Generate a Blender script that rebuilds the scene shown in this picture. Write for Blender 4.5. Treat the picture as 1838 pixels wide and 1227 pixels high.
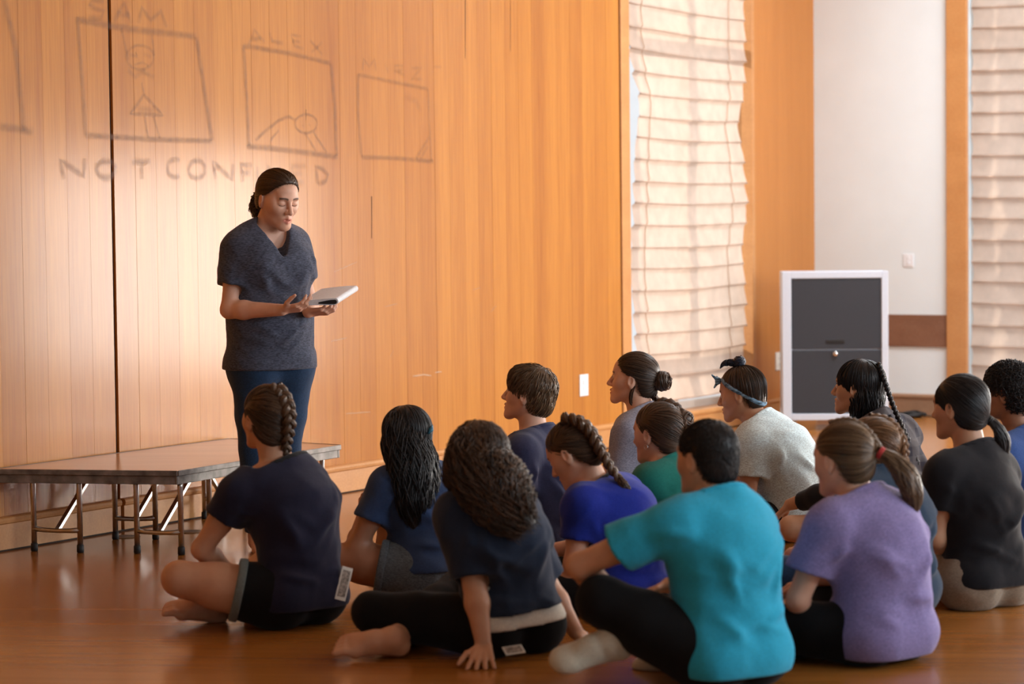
import bpy, math, random
import numpy as np
from mathutils import Matrix, Vector, Euler
for o in list(bpy.data.objects): bpy.data.objects.remove(o)
SC = bpy.context.scene
COL = SC.collection
F = 4340.0                       # focal length in pixels of the 1838 x 1227 photograph (85 mm)
CAMH = 1.43
PITCH, ROLL = math.atan(213.5/F), 0.011

# ---------------------------------------------------------------- camera, world, sun, area lights, exposure
cam = bpy.data.cameras.new('camera'); camo = bpy.data.objects.new('camera', cam); COL.objects.link(camo)
cam.sensor_width = 36.0; cam.lens = F/1838*36
camo.location = (0, 0, CAMH); camo.rotation_euler = (math.pi/2-PITCH, ROLL, 0)
cam.clip_start = .05; cam.clip_end = 200
cam.dof.use_dof = True; cam.dof.focus_distance = 10.7; cam.dof.aperture_fstop = 2.6
SC.camera = camo
SC.view_settings.view_transform = 'Standard'; SC.view_settings.look = 'None'
SC.view_settings.exposure = 0.0; SC.view_settings.gamma = 1.0; SC.view_settings.use_curve_mapping = False

WD = np.array([.53, .848]); WD = WD/np.linalg.norm(WD)       # direction of the panelled wall
WN = np.array([WD[1], -WD[0]])                               # its normal into the room
W0 = np.array([-2.27, 10.7])
TC = 8.51                                                    # corner with the white wall
CORNER = W0 + WD*TC
def wl(t, n=0.0, z=0.0):
    p = W0+WD*t+WN*n; return np.array([p[0], p[1], z])
VD = WN.copy(); VN = -WD                                     # white wall runs along VD, faces VN
def vw(u, n=0.0, z=0.0):
    p = CORNER+VD*u+VN*n; return np.array([p[0], p[1], z])

w = bpy.data.worlds.new('sky'); SC.world = w; w.use_nodes = True
bg = w.node_tree.nodes['Background']; bg.inputs[0].default_value = (.86, .93, 1.0, 1); bg.inputs[1].default_value = 1.0
def look(o, d): o.rotation_euler = Vector(d).to_track_quat('-Z', 'Y').to_euler()
sun = bpy.data.lights.new('sun', 'SUN'); suno = bpy.data.objects.new('sun', sun); COL.objects.link(suno)
sun.energy = 3.3; sun.angle = .012; sun.color = (1, .86, .70)
sd = WN*0.80+WD*0.62
look(suno, (sd[0], sd[1], -.36)); suno.location = (-8, 14, 8)
def area(name, loc, d, sx, sy, power, color):
    l = bpy.data.lights.new(name, 'AREA'); o = bpy.data.objects.new(name, l); COL.objects.link(o)
    l.shape = 'RECTANGLE'; l.size = sx; l.size_y = sy; l.energy = power; l.color = color
    o.location = loc; look(o, d); return o
area('window_daylight', vw(6.45, -.25, 1.08), (VN[0], VN[1], .0), 3.0, 1.9, 640, (1, .95, .88))
area('window_daylight', (9.85, 9.3, 2.15), (-1, .05, -.03), 2.3, 2.2, 300, (.93, .96, 1))
area('clerestory_daylight', (9.85, 4.2, 3.72), (-1, .25, -.22), 6.0, .62, 480, (.74, .88, 1))
area('skylight_daylight', (3.6, 14.8, 4.45), (0, 0, -1), 1.9, 1.7, 255, (.86, .94, 1))

# ---------------------------------------------------------------- projecting the photograph's pixels to world points
RC = np.array(Euler((math.pi/2-PITCH, ROLL, 0)).to_matrix())
def ray(px, py): return RC @ np.array([(px-919)/F, -(py-613.5)/F, -1.0])
def at(px, py, depth):
    d = ray(px, py); return np.array([0, 0, CAMH])+d*(depth/d[1])
def wall_hit(px, py, n=0.0):
    d = ray(px, py); o = np.array([0, 0, CAMH])
    k = (np.dot(W0+WN*n-o[:2], WN))/np.dot(d[:2], WN); p = o+d*k
    return np.dot(p[:2]-W0, WD), p[2]

# ---------------------------------------------------------------- object helpers
def tag(o, label=None, cat=None, group=None, kind=None):
    if label: o['label'] = label
    if cat: o['category'] = cat
    if group: o['group'] = group
    if kind: o['kind'] = kind
    return o
def empty(name, loc, label, cat, group=None, rz=0):
    o = bpy.data.objects.new(name, None); COL.objects.link(o); o.location = loc; o.rotation_euler.z = rz
    o.empty_display_size = .1
    return tag(o, label, cat, group)
def link(name, me, mat, parent=None, loc=None):
    o = bpy.data.objects.new(name, me); COL.objects.link(o)
    if mat is not None and not me.materials: me.materials.append(mat)
    if parent is not None: o.parent = parent
    if loc is not None: o.location = loc
    return o
def mesh_np(name, V, Q, smooth=True, attrs=None):
    me = bpy.data.meshes.new(name); V = np.asarray(V, np.float32)
    Q = np.asarray(Q, np.int32); n = len(Q); m = Q.shape[1]
    me.vertices.add(len(V)); me.vertices.foreach_set('co', V.ravel())
    me.loops.add(n*m); me.loops.foreach_set('vertex_index', Q.ravel())
    me.polygons.add(n); me.polygons.foreach_set('loop_start', np.arange(0, n*m, m, dtype=np.int32))
    me.polygons.foreach_set('use_smooth', np.full(n, smooth, bool))
    for k, a in (attrs or {}).items():
        at_ = me.attributes.new(k, 'FLOAT', 'POINT'); at_.data.foreach_set('value', np.asarray(a, np.float32))
    me.update(calc_edges=True); me.validate()
    return me
class MB:
    """collects boxes, tubes and extrusions into ONE mesh"""
    def __init__(s): s.v = []; s.f = []; s.m = []
    def add(s, V, Fs, mi=0):
        b = len(s.v); s.v += [tuple(map(float, p)) for p in V]; s.f += [tuple(b+i for i in f) for f in Fs]; s.m += [mi]*len(Fs); return s
    def box(s, lo, hi, M=None, mi=0, bev=0.0):
        x0, y0, z0 = lo; x1, y1, z1 = hi
        if bev <= 0:
            V = [(x, y, z) for x in (x0, x1) for y in (y0, y1) for z in (z0, z1)]
            Fs = [(0, 1, 3, 2), (4, 6, 7, 5), (0, 4, 5, 1), (2, 3, 7, 6), (0, 2, 6, 4), (1, 5, 7, 3)]
        else:
            b = bev; V = []; idx = {}
            for ix, x in enumerate((x0, x1)):
                for iy, y in enumerate((y0, y1)):
                    for iz, z in enumerate((z0, z1)):
                        sx, sy, sz = (1-2*ix)*b, (1-2*iy)*b, (1-2*iz)*b
                        for a, p in enumerate(((x, y+sy, z+sz), (x+sx, y, z+sz), (x+sx, y+sy, z))):
                            idx[ix, iy, iz, a] = len(V); V.append(p)
            g = lambda *k: idx[k]
            Fs = []
            for i in (0, 1):
                Fs.append([g(i, 0, 0, 0), g(i, 1, 0, 0), g(i, 1, 1, 0), g(i, 0, 1, 0)])
                Fs.append([g(0, i, 0, 1), g(1, i, 0, 1), g(1, i, 1, 1), g(0, i, 1, 1)])
                Fs.append([g(0, 0, i, 2), g(1, 0, i, 2), g(1, 1, i, 2), g(0, 1, i, 2)])
                for j in (0, 1):
                    Fs.append([g(0, i, j, 1), g(1, i, j, 1), g(1, i, j, 2), g(0, i, j, 2)])
                    Fs.append([g(i, 0, j, 0), g(i, 1, j, 0), g(i, 1, j, 2), g(i, 0, j, 2)])
                    Fs.append([g(i, j, 0, 0), g(i, j, 1, 0), g(i, j, 1, 1), g(i, j, 0, 1)])
                    for k in (0, 1): Fs.append([g(i, j, k, 0), g(i, j, k, 1), g(i, j, k, 2)])
        if M is not None: V = [tuple(M @ Vector(p)) for p in V]
        return s.add(V, Fs, mi)
    def tube(s, pts, r, n=10, mi=0, cap=True):
        P = [Vector(p) for p in pts]; rs = r if hasattr(r, '__len__') else [r]*len(P)
        V = []; Fs = []; prev = None
        for i, p in enumerate(P):
            t = (P[min(i+1, len(P)-1)]-P[max(i-1, 0)]).normalized()
            a = prev if prev is not None else Vector((0, 0, 1)) if abs(t.z) < .9 else Vector((1, 0, 0))
            a = (a-t*a.dot(t)).normalized(); prev = a; b = t.cross(a)
            for k in range(n):
                q = 2*math.pi*k/n; V.append(p+(a*math.cos(q)+b*math.sin(q))*rs[i])
        for i in range(len(P)-1):
            for k in range(n): Fs.append((i*n+k, i*n+(k+1) % n, (i+1)*n+(k+1) % n, (i+1)*n+k))
        if cap: Fs.append(tuple(range(n))[::-1]); Fs.append(tuple((len(P)-1)*n+k for k in range(n)))
        return s.add(V, Fs, mi)
    def prism(s, poly, z0, z1, mi=0):
        n = len(poly); V = [(x, y, z0) for x, y in poly]+[(x, y, z1) for x, y in poly]
        Fs = [tuple(range(n))[::-1], tuple(range(n, 2*n))]+[(i, (i+1) % n, n+(i+1) % n, n+i) for i in range(n)]
        return s.add(V, Fs, mi)
    def mesh(s, name='mesh', smooth=False):
        import bmesh
        me = bpy.data.meshes.new(name); me.from_pydata(s.v, [], s.f)
        me.polygons.foreach_set('material_index', s.m)
        bm = bmesh.new(); bm.from_mesh(me); bmesh.ops.recalc_face_normals(bm, faces=bm.faces); bm.to_mesh(me); bm.free()
        if smooth: me.polygons.foreach_set('use_smooth', [True]*len(me.polygons))
        me.update(); return me
    def build(s, name, mat, parent=None, smooth=False, loc=None):
        me = s.mesh(name, smooth)
        for m in (mat if isinstance(mat, (list, tuple)) else [mat]): me.materials.append(m)
        return link(name, me, None, parent, loc)
def frameM(o, x, y):
    """matrix with origin o, x axis and y axis given as 2-D directions on the floor"""
    return Matrix(((x[0], y[0], 0, o[0]), (x[1], y[1], 0, o[1]), (0, 0, 1, o[2]), (0, 0, 0, 1)))

# ---------------------------------------------------------------- materials
def newmat(name):
    m = bpy.data.materials.new(name); m.use_nodes = True
    return m, m.node_tree, m.node_tree.nodes['Principled BSDF']
def N(nt, t, **kw):
    n = nt.nodes.new(t)
    for k, v in kw.items():
        if k.startswith('i_'):
            key = k[2:]; n.inputs[int(key) if key.isdigit() else key.replace('_', ' ')].default_value = v
        else: setattr(n, k, v)
    return n
def ramp(nt, stops):
    r = N(nt, 'ShaderNodeValToRGB'); e = r.color_ramp.elements
    while len(e) < len(stops): e.new(.5)
    for x, (p, c) in zip(e, stops): x.position = p; x.color = (*c, 1)
    return r
def plain(name, c, rough=.5, metal=0.0, noise=0.0, nscale=60, bump=0.0, spec=.5, coat=0.0, sheen=0.0):
    m, nt, b = newmat(name); L = nt.links.new
    b.inputs['Base Color'].default_value = (*c, 1); b.inputs['Roughness'].default_value = rough; b.inputs['Metallic'].default_value = metal
    b.inputs['Specular IOR Level'].default_value = spec; b.inputs['Coat Weight'].default_value = coat
    b.inputs['Sheen Weight'].default_value = sheen
    if noise or bump:
        tc = N(nt, 'ShaderNodeTexCoord'); nz = N(nt, 'ShaderNodeTexNoise', i_Scale=nscale, i_Detail=4.0); L(tc.outputs['Object'], nz.inputs['Vector'])
        if noise:
            r = ramp(nt, [(.3, tuple(x*(1-noise) for x in c)), (.7, tuple(min(1, x*(1+noise)) for x in c))])
            L(nz.outputs['Fac'], r.inputs[0]); L(r.outputs[0], b.inputs['Base Color'])
        if bump:
            bp = N(nt, 'ShaderNodeBump', i_Strength=bump, i_Distance=.004); L(nz.outputs['Fac'], bp.inputs['Height']); L(bp.outputs[0], b.inputs['Normal'])
    return m
def wood(name, dark, light, rough=.4, axis=2, var=.5, coat=0.0, grain=1.0, spec=.5, finescale=90):
    m, nt, b = newmat(name); L = nt.links.new
    tc = N(nt, 'ShaderNodeTexCoord'); oi = N(nt, 'ShaderNodeObjectInfo')
    off = N(nt, 'ShaderNodeVectorMath', operation='MULTIPLY_ADD'); cx = N(nt, 'ShaderNodeCombineXYZ')
    L(oi.outputs['Random'], cx.inputs[0]); L(oi.outputs['Random'], cx.inputs[1]); L(oi.outputs['Random'], cx.inputs[2])
    L(cx.outputs[0], off.inputs[0]); off.inputs[1].default_value = (37, 23, 51); L(tc.outputs['Object'], off.inputs[2])
    mp = N(nt, 'ShaderNodeMapping'); sc = [1, 1, 1]; sc[axis] = .035; mp.inputs['Scale'].default_value = sc
    L(off.outputs[0], mp.inputs['Vector'])
    n1 = N(nt, 'ShaderNodeTexNoise', i_Scale=7.0, i_Detail=3.0); n2 = N(nt, 'ShaderNodeTexNoise', i_Scale=finescale, i_Detail=5.0)
    L(mp.outputs[0], n1.inputs['Vector']); L(mp.outputs[0], n2.inputs['Vector'])
    a = N(nt, 'ShaderNodeMath', operation='MULTIPLY', i_1=.55*grain); L(n1.outputs['Fac'], a.inputs[0])
    c = N(nt, 'ShaderNodeMath', operation='MULTIPLY_ADD', i_1=.45*grain); L(n2.outputs['Fac'], c.inputs[0]); L(a.outputs[0], c.inputs[2])
    d = N(nt, 'ShaderNodeMath', operation='MULTIPLY_ADD', i_1=var); L(oi.outputs['Random'], d.inputs[0]); L(c.outputs[0], d.inputs[2])
    e = N(nt, 'ShaderNodeMath', operation='ADD', i_1=-.5*var); L(d.outputs[0], e.inputs[0])
    r = ramp(nt, [(.25, dark), (.75, light)]); L(e.outputs[0], r.inputs[0]); L(r.outputs[0], b.inputs['Base Color'])
    b.inputs['Roughness'].default_value = rough; b.inputs['Coat Weight'].default_value = coat; b.inputs['Specular IOR Level'].default_value = spec
    b.inputs['Coat Roughness'].default_value = .17
    bp = N(nt, 'ShaderNodeBump', i_Strength=.06, i_Distance=.002); L(n2.outputs['Fac'], bp.inputs['Height']); L(bp.outputs[0], b.inputs['Normal'])
    return m
M = {}
M['panel'] = wood('fir_panel', (.39, .130, .020), (.61, .255, .040), rough=.5, var=.13, spec=.2, coat=.42)
M['panel_plain'] = wood('fir_veneer', (.46, .175, .040), (.60, .25, .068), rough=.45, spec=.3, var=0.0)
M['trim'] = wood('fir_trim', (.50, .22, .07), (.66, .33, .12), rough=.4, var=.15, axis=0)
M['dado'] = wood('brown_rail', (.22, .10, .055), (.34, .17, .10), rough=.5, axis=0)
M['base_brown'] = wood('brown_baseboard', (.30, .17, .10), (.42, .25, .15), rough=.5, axis=0)
M['floor'] = wood('honey_floor', (.30, .105, .018), (.46, .185, .038), rough=.20, axis=0, var=0, spec=.5, finescale=45)
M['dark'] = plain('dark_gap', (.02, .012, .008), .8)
M['plaster'] = plain('warm_white_plaster', (.81, .89, .92), .85, noise=.02, nscale=3)
M['ceiling'] = plain('ceiling_paint', (.75, .70, .64), .9)
M['glass'] = None
M['white'] = plain('white_metal', (.68, .77, .90), .45, noise=.02)
M['slate'] = plain('slate_laminate', (.035, .042, .055), .6, noise=.2, nscale=300)
M['black'] = plain('black_rubber', (.012, .012, .013), .6)
M['steel'] = plain('galvanised_tube', (.55, .55, .54), .32, metal=1, noise=.12, nscale=40)
M['alu'] = plain('worn_aluminium', (.20, .185, .17), .5, metal=.35, noise=.45, nscale=18)
M['plate'] = plain('ivory_plate', (.85, .83, .76), .4)
M['chrome'] = plain('chrome', (.8, .8, .82), .2, metal=1)
m, nt, b = newmat('window_glass')
g = N(nt, 'ShaderNodeBsdfGlass', i_IOR=1.45, i_Roughness=0.0); tr = N(nt, 'ShaderNodeBsdfTransparent'); mx = N(nt, 'ShaderNodeMixShader', i_0=.92)
gl = N(nt, 'ShaderNodeBsdfGlossy', i_Roughness=.02)
nt.links.new(gl.outputs[0], mx.inputs[1]); nt.links.new(tr.outputs[0], mx.inputs[2]); nt.links.new(mx.outputs[0], nt.nodes['Material Output'].inputs[0])
M['glass'] = m
def shade_cloth(name, c, tl):
    m, nt, b = newmat(name); L = nt.links.new
    tc = N(nt, 'ShaderNodeTexCoord'); nz = N(nt, 'ShaderNodeTexNoise', i_Scale=9.0, i_Detail=5.0); L(tc.outputs['Object'], nz.inputs['Vector'])
    r = ramp(nt, [(.35, tuple(x*.88 for x in c)), (.65, c)]); L(nz.outputs['Fac'], r.inputs[0])
    df = N(nt, 'ShaderNodeBsdfDiffuse'); t = N(nt, 'ShaderNodeBsdfTranslucent'); mx = N(nt, 'ShaderNodeMixShader', i_0=tl)
    L(r.outputs[0], df.inputs[0]); L(r.outputs[0], t.inputs[0]); L(df.outputs[0], mx.inputs[1]); L(t.outputs[0], mx.inputs[2])
    bp = N(nt, 'ShaderNodeBump', i_Strength=.35, i_Distance=.01); L(nz.outputs['Fac'], bp.inputs['Height']); L(bp.outputs[0], df.inputs['Normal'])
    L(mx.outputs[0], nt.nodes['Material Output'].inputs[0]); return m
M['blind'] = shade_cloth('linen_shade', (.79, .645, .54), .5)
M['cord'] = plain('shade_cord', (.55, .38, .26), .8)

# ---------------------------------------------------------------- setting
XR, YB, ZC = 9.6, -3.0, 4.3
far_u = (XR-CORNER[0])/VD[0]
pb = W0+WD*(YB-W0[1])/WD[1]
fl = [tuple(pb-WN*.02), (XR, YB), tuple(vw(far_u, -.02)[:2]), tuple(wl(TC, -.02)[:2])]
# floor grain runs along the panelled wall's normal; the floor object is turned so its x axis follows that
mb = MB(); a = math.atan2(-.10, 1.0)
Rf = Matrix.Rotation(-a, 2)
mb.prism([tuple(Rf @ Vector(p)) for p in fl], -.06, 0)
fo = mb.build('floor', M['floor']); fo.rotation_euler.z = a; tag(fo, 'glossy honey coloured wooden hall floor', kind='structure')
SX0, SX1, SY0, SY1 = 2.6, 4.6, 13.9, 15.7               # skylight opening
xL = lambda y: W0[0]+WD[0]*(y-W0[1])/WD[1]-WN[0]*.02; yW = lambda x: CORNER[1]+VD[1]*(x-CORNER[0])/VD[0]
mb = MB()
for q in ([fl[0], fl[1], (XR, SY0), (xL(SY0), SY0)], [(xL(SY0), SY0), (SX0, SY0), (SX0, SY1), (xL(SY1), SY1)], [(SX1, SY0), (XR, SY0), fl[2], (SX1, yW(SX1))], [(xL(SY1), SY1), (SX1, SY1), (SX1, yW(SX1)), fl[3]]):
    mb.prism([tuple(map(float, p)) for p in q], ZC, ZC+.06)
co = mb.build('ceiling', M['ceiling']); tag(co, kind='structure')

WT0, WT1, WZ0, WZ1 = 5.715, 7.47, .155, 3.7              # opening of the window in the panelled wall
mb = MB(); Mw = frameM((W0[0], W0[1], 0), WD, WN)
def wbox(mb, t0, t1, z0, z1, n0=-.20, n1=0.0, **k): return mb.box((t0, n0, z0), (t1, n1, z1), Mw, **k)
tb = np.dot(pb-W0, WD)
wbox(mb, tb, -1.45, 0, ZC); wbox(mb, -1.45, 5.60, 0, ZC, -.2, -.022)
wbox(mb, 5.60, WT0, 0, ZC, -.2, -.02); wbox(mb, WT0, WT1, 0, WZ0, -.2, -.02); wbox(mb, WT0, WT1, WZ1, ZC, -.2, -.02); wbox(mb, WT1, TC, 0, ZC, -.2, -.02)
wall = mb.build('wall_left', M['panel_plain']); tag(wall, 'fir panelled wall of vertical boards behind the reader', kind='structure')
# boards: V-jointed, one object each, the joint at t = .76 is the black gap of a folding partition
PW = .150
def board_mesh(wd):
    c = .0005; prof = [(0, -.020), (0, -c), (c, 0), (wd-c, 0), (wd, -c), (wd, -.020)]
    mb = MB(); n = len(prof); z0, z1 = 0, ZC-.15
    V = [(x, -y, z0) for x, y in prof]+[(x, -y, z1) for x, y in prof]
    mb.add(V, [tuple(range(n)), tuple(range(n, 2*n))]+[(i, (i+1) % n, n+(i+1) % n, n+i) for i in range(n)])
    me = mb.mesh('plank'); me.materials.append(M['panel']); return me
random.seed(4)
pm = board_mesh(PW-.0003)
GAP = .76; t = GAP-.011-PW*14
rz = math.atan2(WD[1], WD[0])
def put_plank(t, me, dn=0.0):
    o = link('plank', me, None, wall, tuple(wl(t, dn, .15))); o.rotation_euler.z = rz
    return o
for k in range(14): put_plank(t+k*PW, pm, random.uniform(-.0006, .0006))
t = GAP+.011; k = 0
while t+PW < 5.56:
    put_plank(t, pm, random.uniform(-.0006, .0006)); t += PW
put_plank(t, board_mesh(5.585-t), 0)
wbox(MB(), GAP-.012, GAP+.012, 0, ZC, -.0215, -.014).build('gap', M['dark'], wall)
wbox(MB(), 5.588, 5.600, .15, ZC, -.0215, -.012).build('gap', M['dark'], wall)
# checks and cracks in the boards
mb = MB()
for (x, y0, y1, wd) in ((667, 352, 428, 2.2), (835, 0, 105, 2.0), (549, 196, 216, 1.2), (916, 0, 92, 1.2)):
    t0, z0 = wall_hit(x, y1); t1, z1 = wall_hit(x, y0); hw = wd/140*.5*.9
    mb.add([wl(t0-hw*.3, .0012, z0), wl(t0+hw*.3, .0012, z0), wl(t1+hw*.6, .0012, z1), wl(t1-hw*.6, .0012, z1)], [(0, 1, 2, 3)])
o = mb.build('crack', plain('crack', (.16, .07, .03), .8), wall); o['kind'] = 'stuff'
# window casing, pillar of veneer
o = wbox(MB(), 5.600, WT0, .15, ZC, -.02, .006, bev=.003).build('trim_1', M['trim']); tag(o, kind='structure')
o = wbox(MB(), WT1, TC-.002, .15, ZC, -.02, 0.0).build('trim_2', M['panel_plain']); tag(o, kind='structure')
o = wbox(MB(), WT1-.012, WT1+.03, .15, ZC, -.15, .012, bev=.003).build('trim_3', M['trim']); tag(o, kind='structure')
# baseboard with a rounded ledge, small shadow gap above the floor
def baseboard(name, t0, t1, mat, fr, z1=.150, th=.022):
    prof = [(0, .008), (th, .008), (th, z1-.030), (th+.008, z1-.024), (th+.010, z1-.012), (th+.006, z1-.002), (th-.002, z1+.003), (0, z1+.004)]
    mb = MB(); n = len(prof)
    V = [fr(t0, a, z) for a, z in prof]+[fr(t1, a, z) for a, z in prof]
    mb.add(V, [tuple(range(n)), tuple(range(n, 2*n))]+[(i, (i+1) % n, n+(i+1) % n, n+i) for i in range(n)])
    o = mb.build(name, mat); tag(o, kind='structure'); return o
baseboard('baseboard_left', tb, GAP-.012, M['trim'], wl)
baseboard('baseboard_left', GAP+.012, 5.70, M['trim'], wl)
baseboard('baseboard_left', 5.70, TC-.03, M['trim'], wl)
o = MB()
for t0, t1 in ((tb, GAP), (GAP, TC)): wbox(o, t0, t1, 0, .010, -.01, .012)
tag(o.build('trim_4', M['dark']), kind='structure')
# white wall: with the openings of two windows
UB0, UB1, UD0, UD1 = 1.20, 2.65, 4.9, 8.0
Mv = frameM((CORNER[0], CORNER[1], 0), VD, VN)
def vbox(mb, u0, u1, z0, z1, n0=-.2, n1=0.0, **k): return mb.box((u0, n0, z0), (u1, n1, z1), Mv, **k)
mb = MB()
vbox(mb, 0, UB0, 0, ZC); vbox(mb, UB0, UB1, 0, .155); vbox(mb, UB0, UB1, 3.7, ZC); vbox(mb, UB1, UD0, 0, ZC)
vbox(mb, UD0, UD1, 0, .10); vbox(mb, UD0, UD1, 2.06, ZC); vbox(mb, UD1, far_u+.2, 0, ZC)
tag(mb.build('wall_back', M['plaster']), 'warm white plaster wall to the right of the panelling', kind='structure')
baseboard('baseboard_back', .022, far_u, M['base_brown'], vw, .158)
o = vbox(MB(), .002, 1.045, .505, .735, 0, .016, bev=.003).build('trim_5', M['dado']); tag(o, 'brown wooden rail on the white wall', kind='structure')
o = vbox(MB(), 1.045, UB0, .158, ZC, -.02, .035, bev=.004).build('trim_6', M['trim']); tag(o, kind='structure')
o = vbox(MB(), UB1, UB1+.15, .158, ZC, -.02, .035, bev=.004).build('trim_7', M['trim']); tag(o, kind='structure')
tag(MB().box((XR, YB-.2, 0), (XR+.2, vw(far_u)[1]+.3, 1.0)).box((XR, YB-.2, 3.3), (XR+.2, vw(far_u)[1]+.3, 3.4)).box((XR, YB-.2, 4.05), (XR+.2, vw(far_u)[1]+.3, ZC)).box((XR, YB-.2, 3.4), (XR+.2, 1.15, 4.05)).box((XR, 7.25, 3.4), (XR+.2, vw(far_u)[1]+.3, 4.05)).box((XR, YB-.2, 1), (XR+.2, 8.1, 3.3)).box((XR, 10.5, 1), (XR+.2, vw(far_u)[1]+.3, 3.3)).build('wall_right', M['plaster']), kind='structure')
tag(MB().box((pb[0]-.3, YB-.2, 0), (XR, YB, ZC)).build('wall_front', M['plaster']), kind='structure')

def window(name, box, u0, u1, z0, z1, mull, bars, n0=-.19, n1=-.12):
    o = box(MB(), u0, u0+.05, z0, z1, n0, n1); box(o, u1-.05, u1, z0, z1, n0, n1); box(o, u0+.05, u1-.05, z0, z0+.05, n0, n1); box(o, u0+.05, u1-.05, z1-.05, z1, n0, n1)
    fr = o.build(name, plain(name+'_frame', (.62, .60, .57), .5)); tag(fr, kind='structure')
    for u in mull: box(MB(), u-.035, u+.035, z0+.05, z1-.05, n0, n1).build('mullion', fr.data.materials[0], fr)
    for z, h in bars: box(MB(), u0+.05, u1-.05, z-h, z+h, n0+.005, n1-.005).build('glazing_bar', fr.data.materials[0], fr)
    us = [u0+.05]+[x for q in mull for x in (q-.035, q+.035)]+[u1-.05]
    for a, b in zip(us[::2], us[1::2]): box(MB(), a, b, z0+.05, z1-.05, (n0+n1)/2-.003, (n0+n1)/2+.003).build('pane', M['glass'], fr)
    return fr
window('window_1', wbox, WT0, WT1, WZ0, WZ1, [6.54], [(2.62, .045), (.50, .05)])
window('window_2', vbox, UB0, UB1, .155, 3.7, [(UB0+UB1)/2], [(2.7, .04)])
window('window_3', vbox, UD0, UD1, .10, 2.06, [(UD0+UD1)/2], [])
window('window_4', lambda mb, a, b, z0, z1, n0, n1: mb.box((XR-n1, a, z0), (XR-n0, b, z1)), 8.1, 10.5, 1.0, 3.3, [9.3], [])
window('window_5', lambda mb, a, b, z0, z1, n0, n1: mb.box((XR-n1, a, z0), (XR-n0, b, z1)), 1.15, 7.25, 3.4, 4.05, [3.2, 5.2], [])
fr = window('window_6', lambda mb, a, b, z0, z1, n0, n1: mb.box((a, z0, ZC-n1), (b, z1, ZC-n0)), SX0, SX1, SY0, SY1, [3.6], [], -.06, 0)
# sill
o = wbox(MB(), WT0-.01, WT1, .135, .156, -.12, .018, bev=.003).build('trim_8', M['trim']); tag(o, kind='structure')

# ---------------------------------------------------------------- folded linen shades
def roman_shade(name, fr, u0, u1, z0, z1, pitch, label, n0, left, right, seed, sag, cords):
    rs = np.random.RandomState(seed)
    root = empty(name, fr((u0+u1)/2, n0, z1), label, 'window shade', None)
    base = np.array(root.location)
    nf = int(round((z1-z0)/pitch)); per = 8; nv = nf*per+1; nu = 41
    zz = np.linspace(z1, z0, nv); uu = np.linspace(0, 1, nu)
    jit = rs.uniform(-.010, .010, nf+1); tilt = rs.uniform(-.006, .006, nf+1)
    V = np.zeros((nv, nu, 3))
    for i, z in enumerate(zz):
        fold = min(i//per, nf-1); q = (i-fold*per)/per
        bulge = .020*q**1.6-.004*math.sin(math.pi*q)
        L = left(z)+.012*math.sin(math.pi*q)*(1 if fold % 2 else .3); R_ = right(z)-.012*math.sin(math.pi*q)*(.4 if fold % 2 else 1)
        for j, u in enumerate(uu):
            s_ = sag*math.sin(math.pi*u)*.6+tilt[fold]*(u-.5)*2+.006*math.sin(5*u+fold*1.7)*sag*40*.3
            n = n0+bulge+.010*math.sin(7*u+fold)*q*sag*60+.006*math.sin(3.1*u*3+z*4)
            V[i, j] = fr(u0+L+(u1-u0-L-R_)*u, n, z-s_+jit[fold]*q*.5)
    idx = np.arange(nv*nu).reshape(nv, nu)
    Q = np.stack([idx[:-1, :-1], idx[:-1, 1:], idx[1:, 1:], idx[1:, :-1]], -1).reshape(-1, 4)
    link('fabric', mesh_np('fabric', V.reshape(-1, 3)-base, Q), M['blind'], root)
    for k in range(1, nf+1):          # a stitched batten pocket along every fold
        row = V[k*per-(1 if k < nf else 0)]; mb = MB()
        mb.tube([p-base+np.array([0, 0, -.002]) for p in row[::4]], .0055, 5)
        mb.build('batten', M['blind'], root, True)
    for c in cords:
        mb = MB(); pts = [V[i, int(c*40)]-base+np.append((WN if fr is wl else VN)*.012, 0) for i in range(0, nv, 2)]
        mb.tube(pts, .0035, 5).build('cord', M['cord'], root, True)
    return root
def edge(pts):
    zs = [p[0] for p in pts]; es = [p[1] for p in pts]
    return lambda z: float(np.interp(z, zs, es))
roman_shade('roman_shade', wl, WT0+.015, WT1-.02, .26, 3.66, .142, 'sunlit linen roman shade over the tall window in the fir wall', -.030,
            edge([(.2, .10), (.6, .07), (1.2, .05), (1.75, .07), (2.0, .12), (2.2, .17), (2.4, .07), (2.6, .02), (3.6, .02)]),
            edge([(.2, .07), (.9, .05), (1.25, .10), (1.5, .02), (1.9, .06), (2.1, .13), (2.3, .05), (3.6, .04)]), 3, .020, (.10, .86))
roman_shade('roman_shade', vw, UB0+.02, UB1-.02, .20, 3.66, .152, 'dim tan linen roman shade at the right edge beside the white wall', -.015,
            edge([(0, 0), (4, .0)]), edge([(0, 0), (4, 0)]), 8, .012, (.30, .75))

# ---------------------------------------------------------------- stage riser, cabinet and small fittings
def pt(px, py, s): return at(px, py, F/s)
root = empty('stage_riser', (-1.6, 11.0, 0), 'low folding stage riser with a wooden deck on steel legs by the fir wall', 'stage')
O = np.array([-1.6, 11.0, 0])
deck = [(-1.462, 10.445), (-.838, 11.60), (-1.42, 12.02), (-2.300, 10.612)]
def loc2(p): return (p[0]-O[0], p[1]-O[1])
wm = wood('deck_wood', (.42, .20, .075), (.60, .32, .14), rough=.28, axis=0, var=0, coat=.3)
MB().prism([loc2(p) for p in deck], .352, .372).build('deck', wm, root)
def strip(a, b, z0, z1, out, th):
    a, b = np.array(a), np.array(b); d = (b-a)/np.linalg.norm(b-a); n = np.array([d[1], -d[0]])
    Ms = frameM((a[0]-O[0], a[1]-O[1], 0), d, n); return MB().box((0, -th, z0), (np.linalg.norm(b-a), out, z1), Ms, bev=.002)
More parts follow.
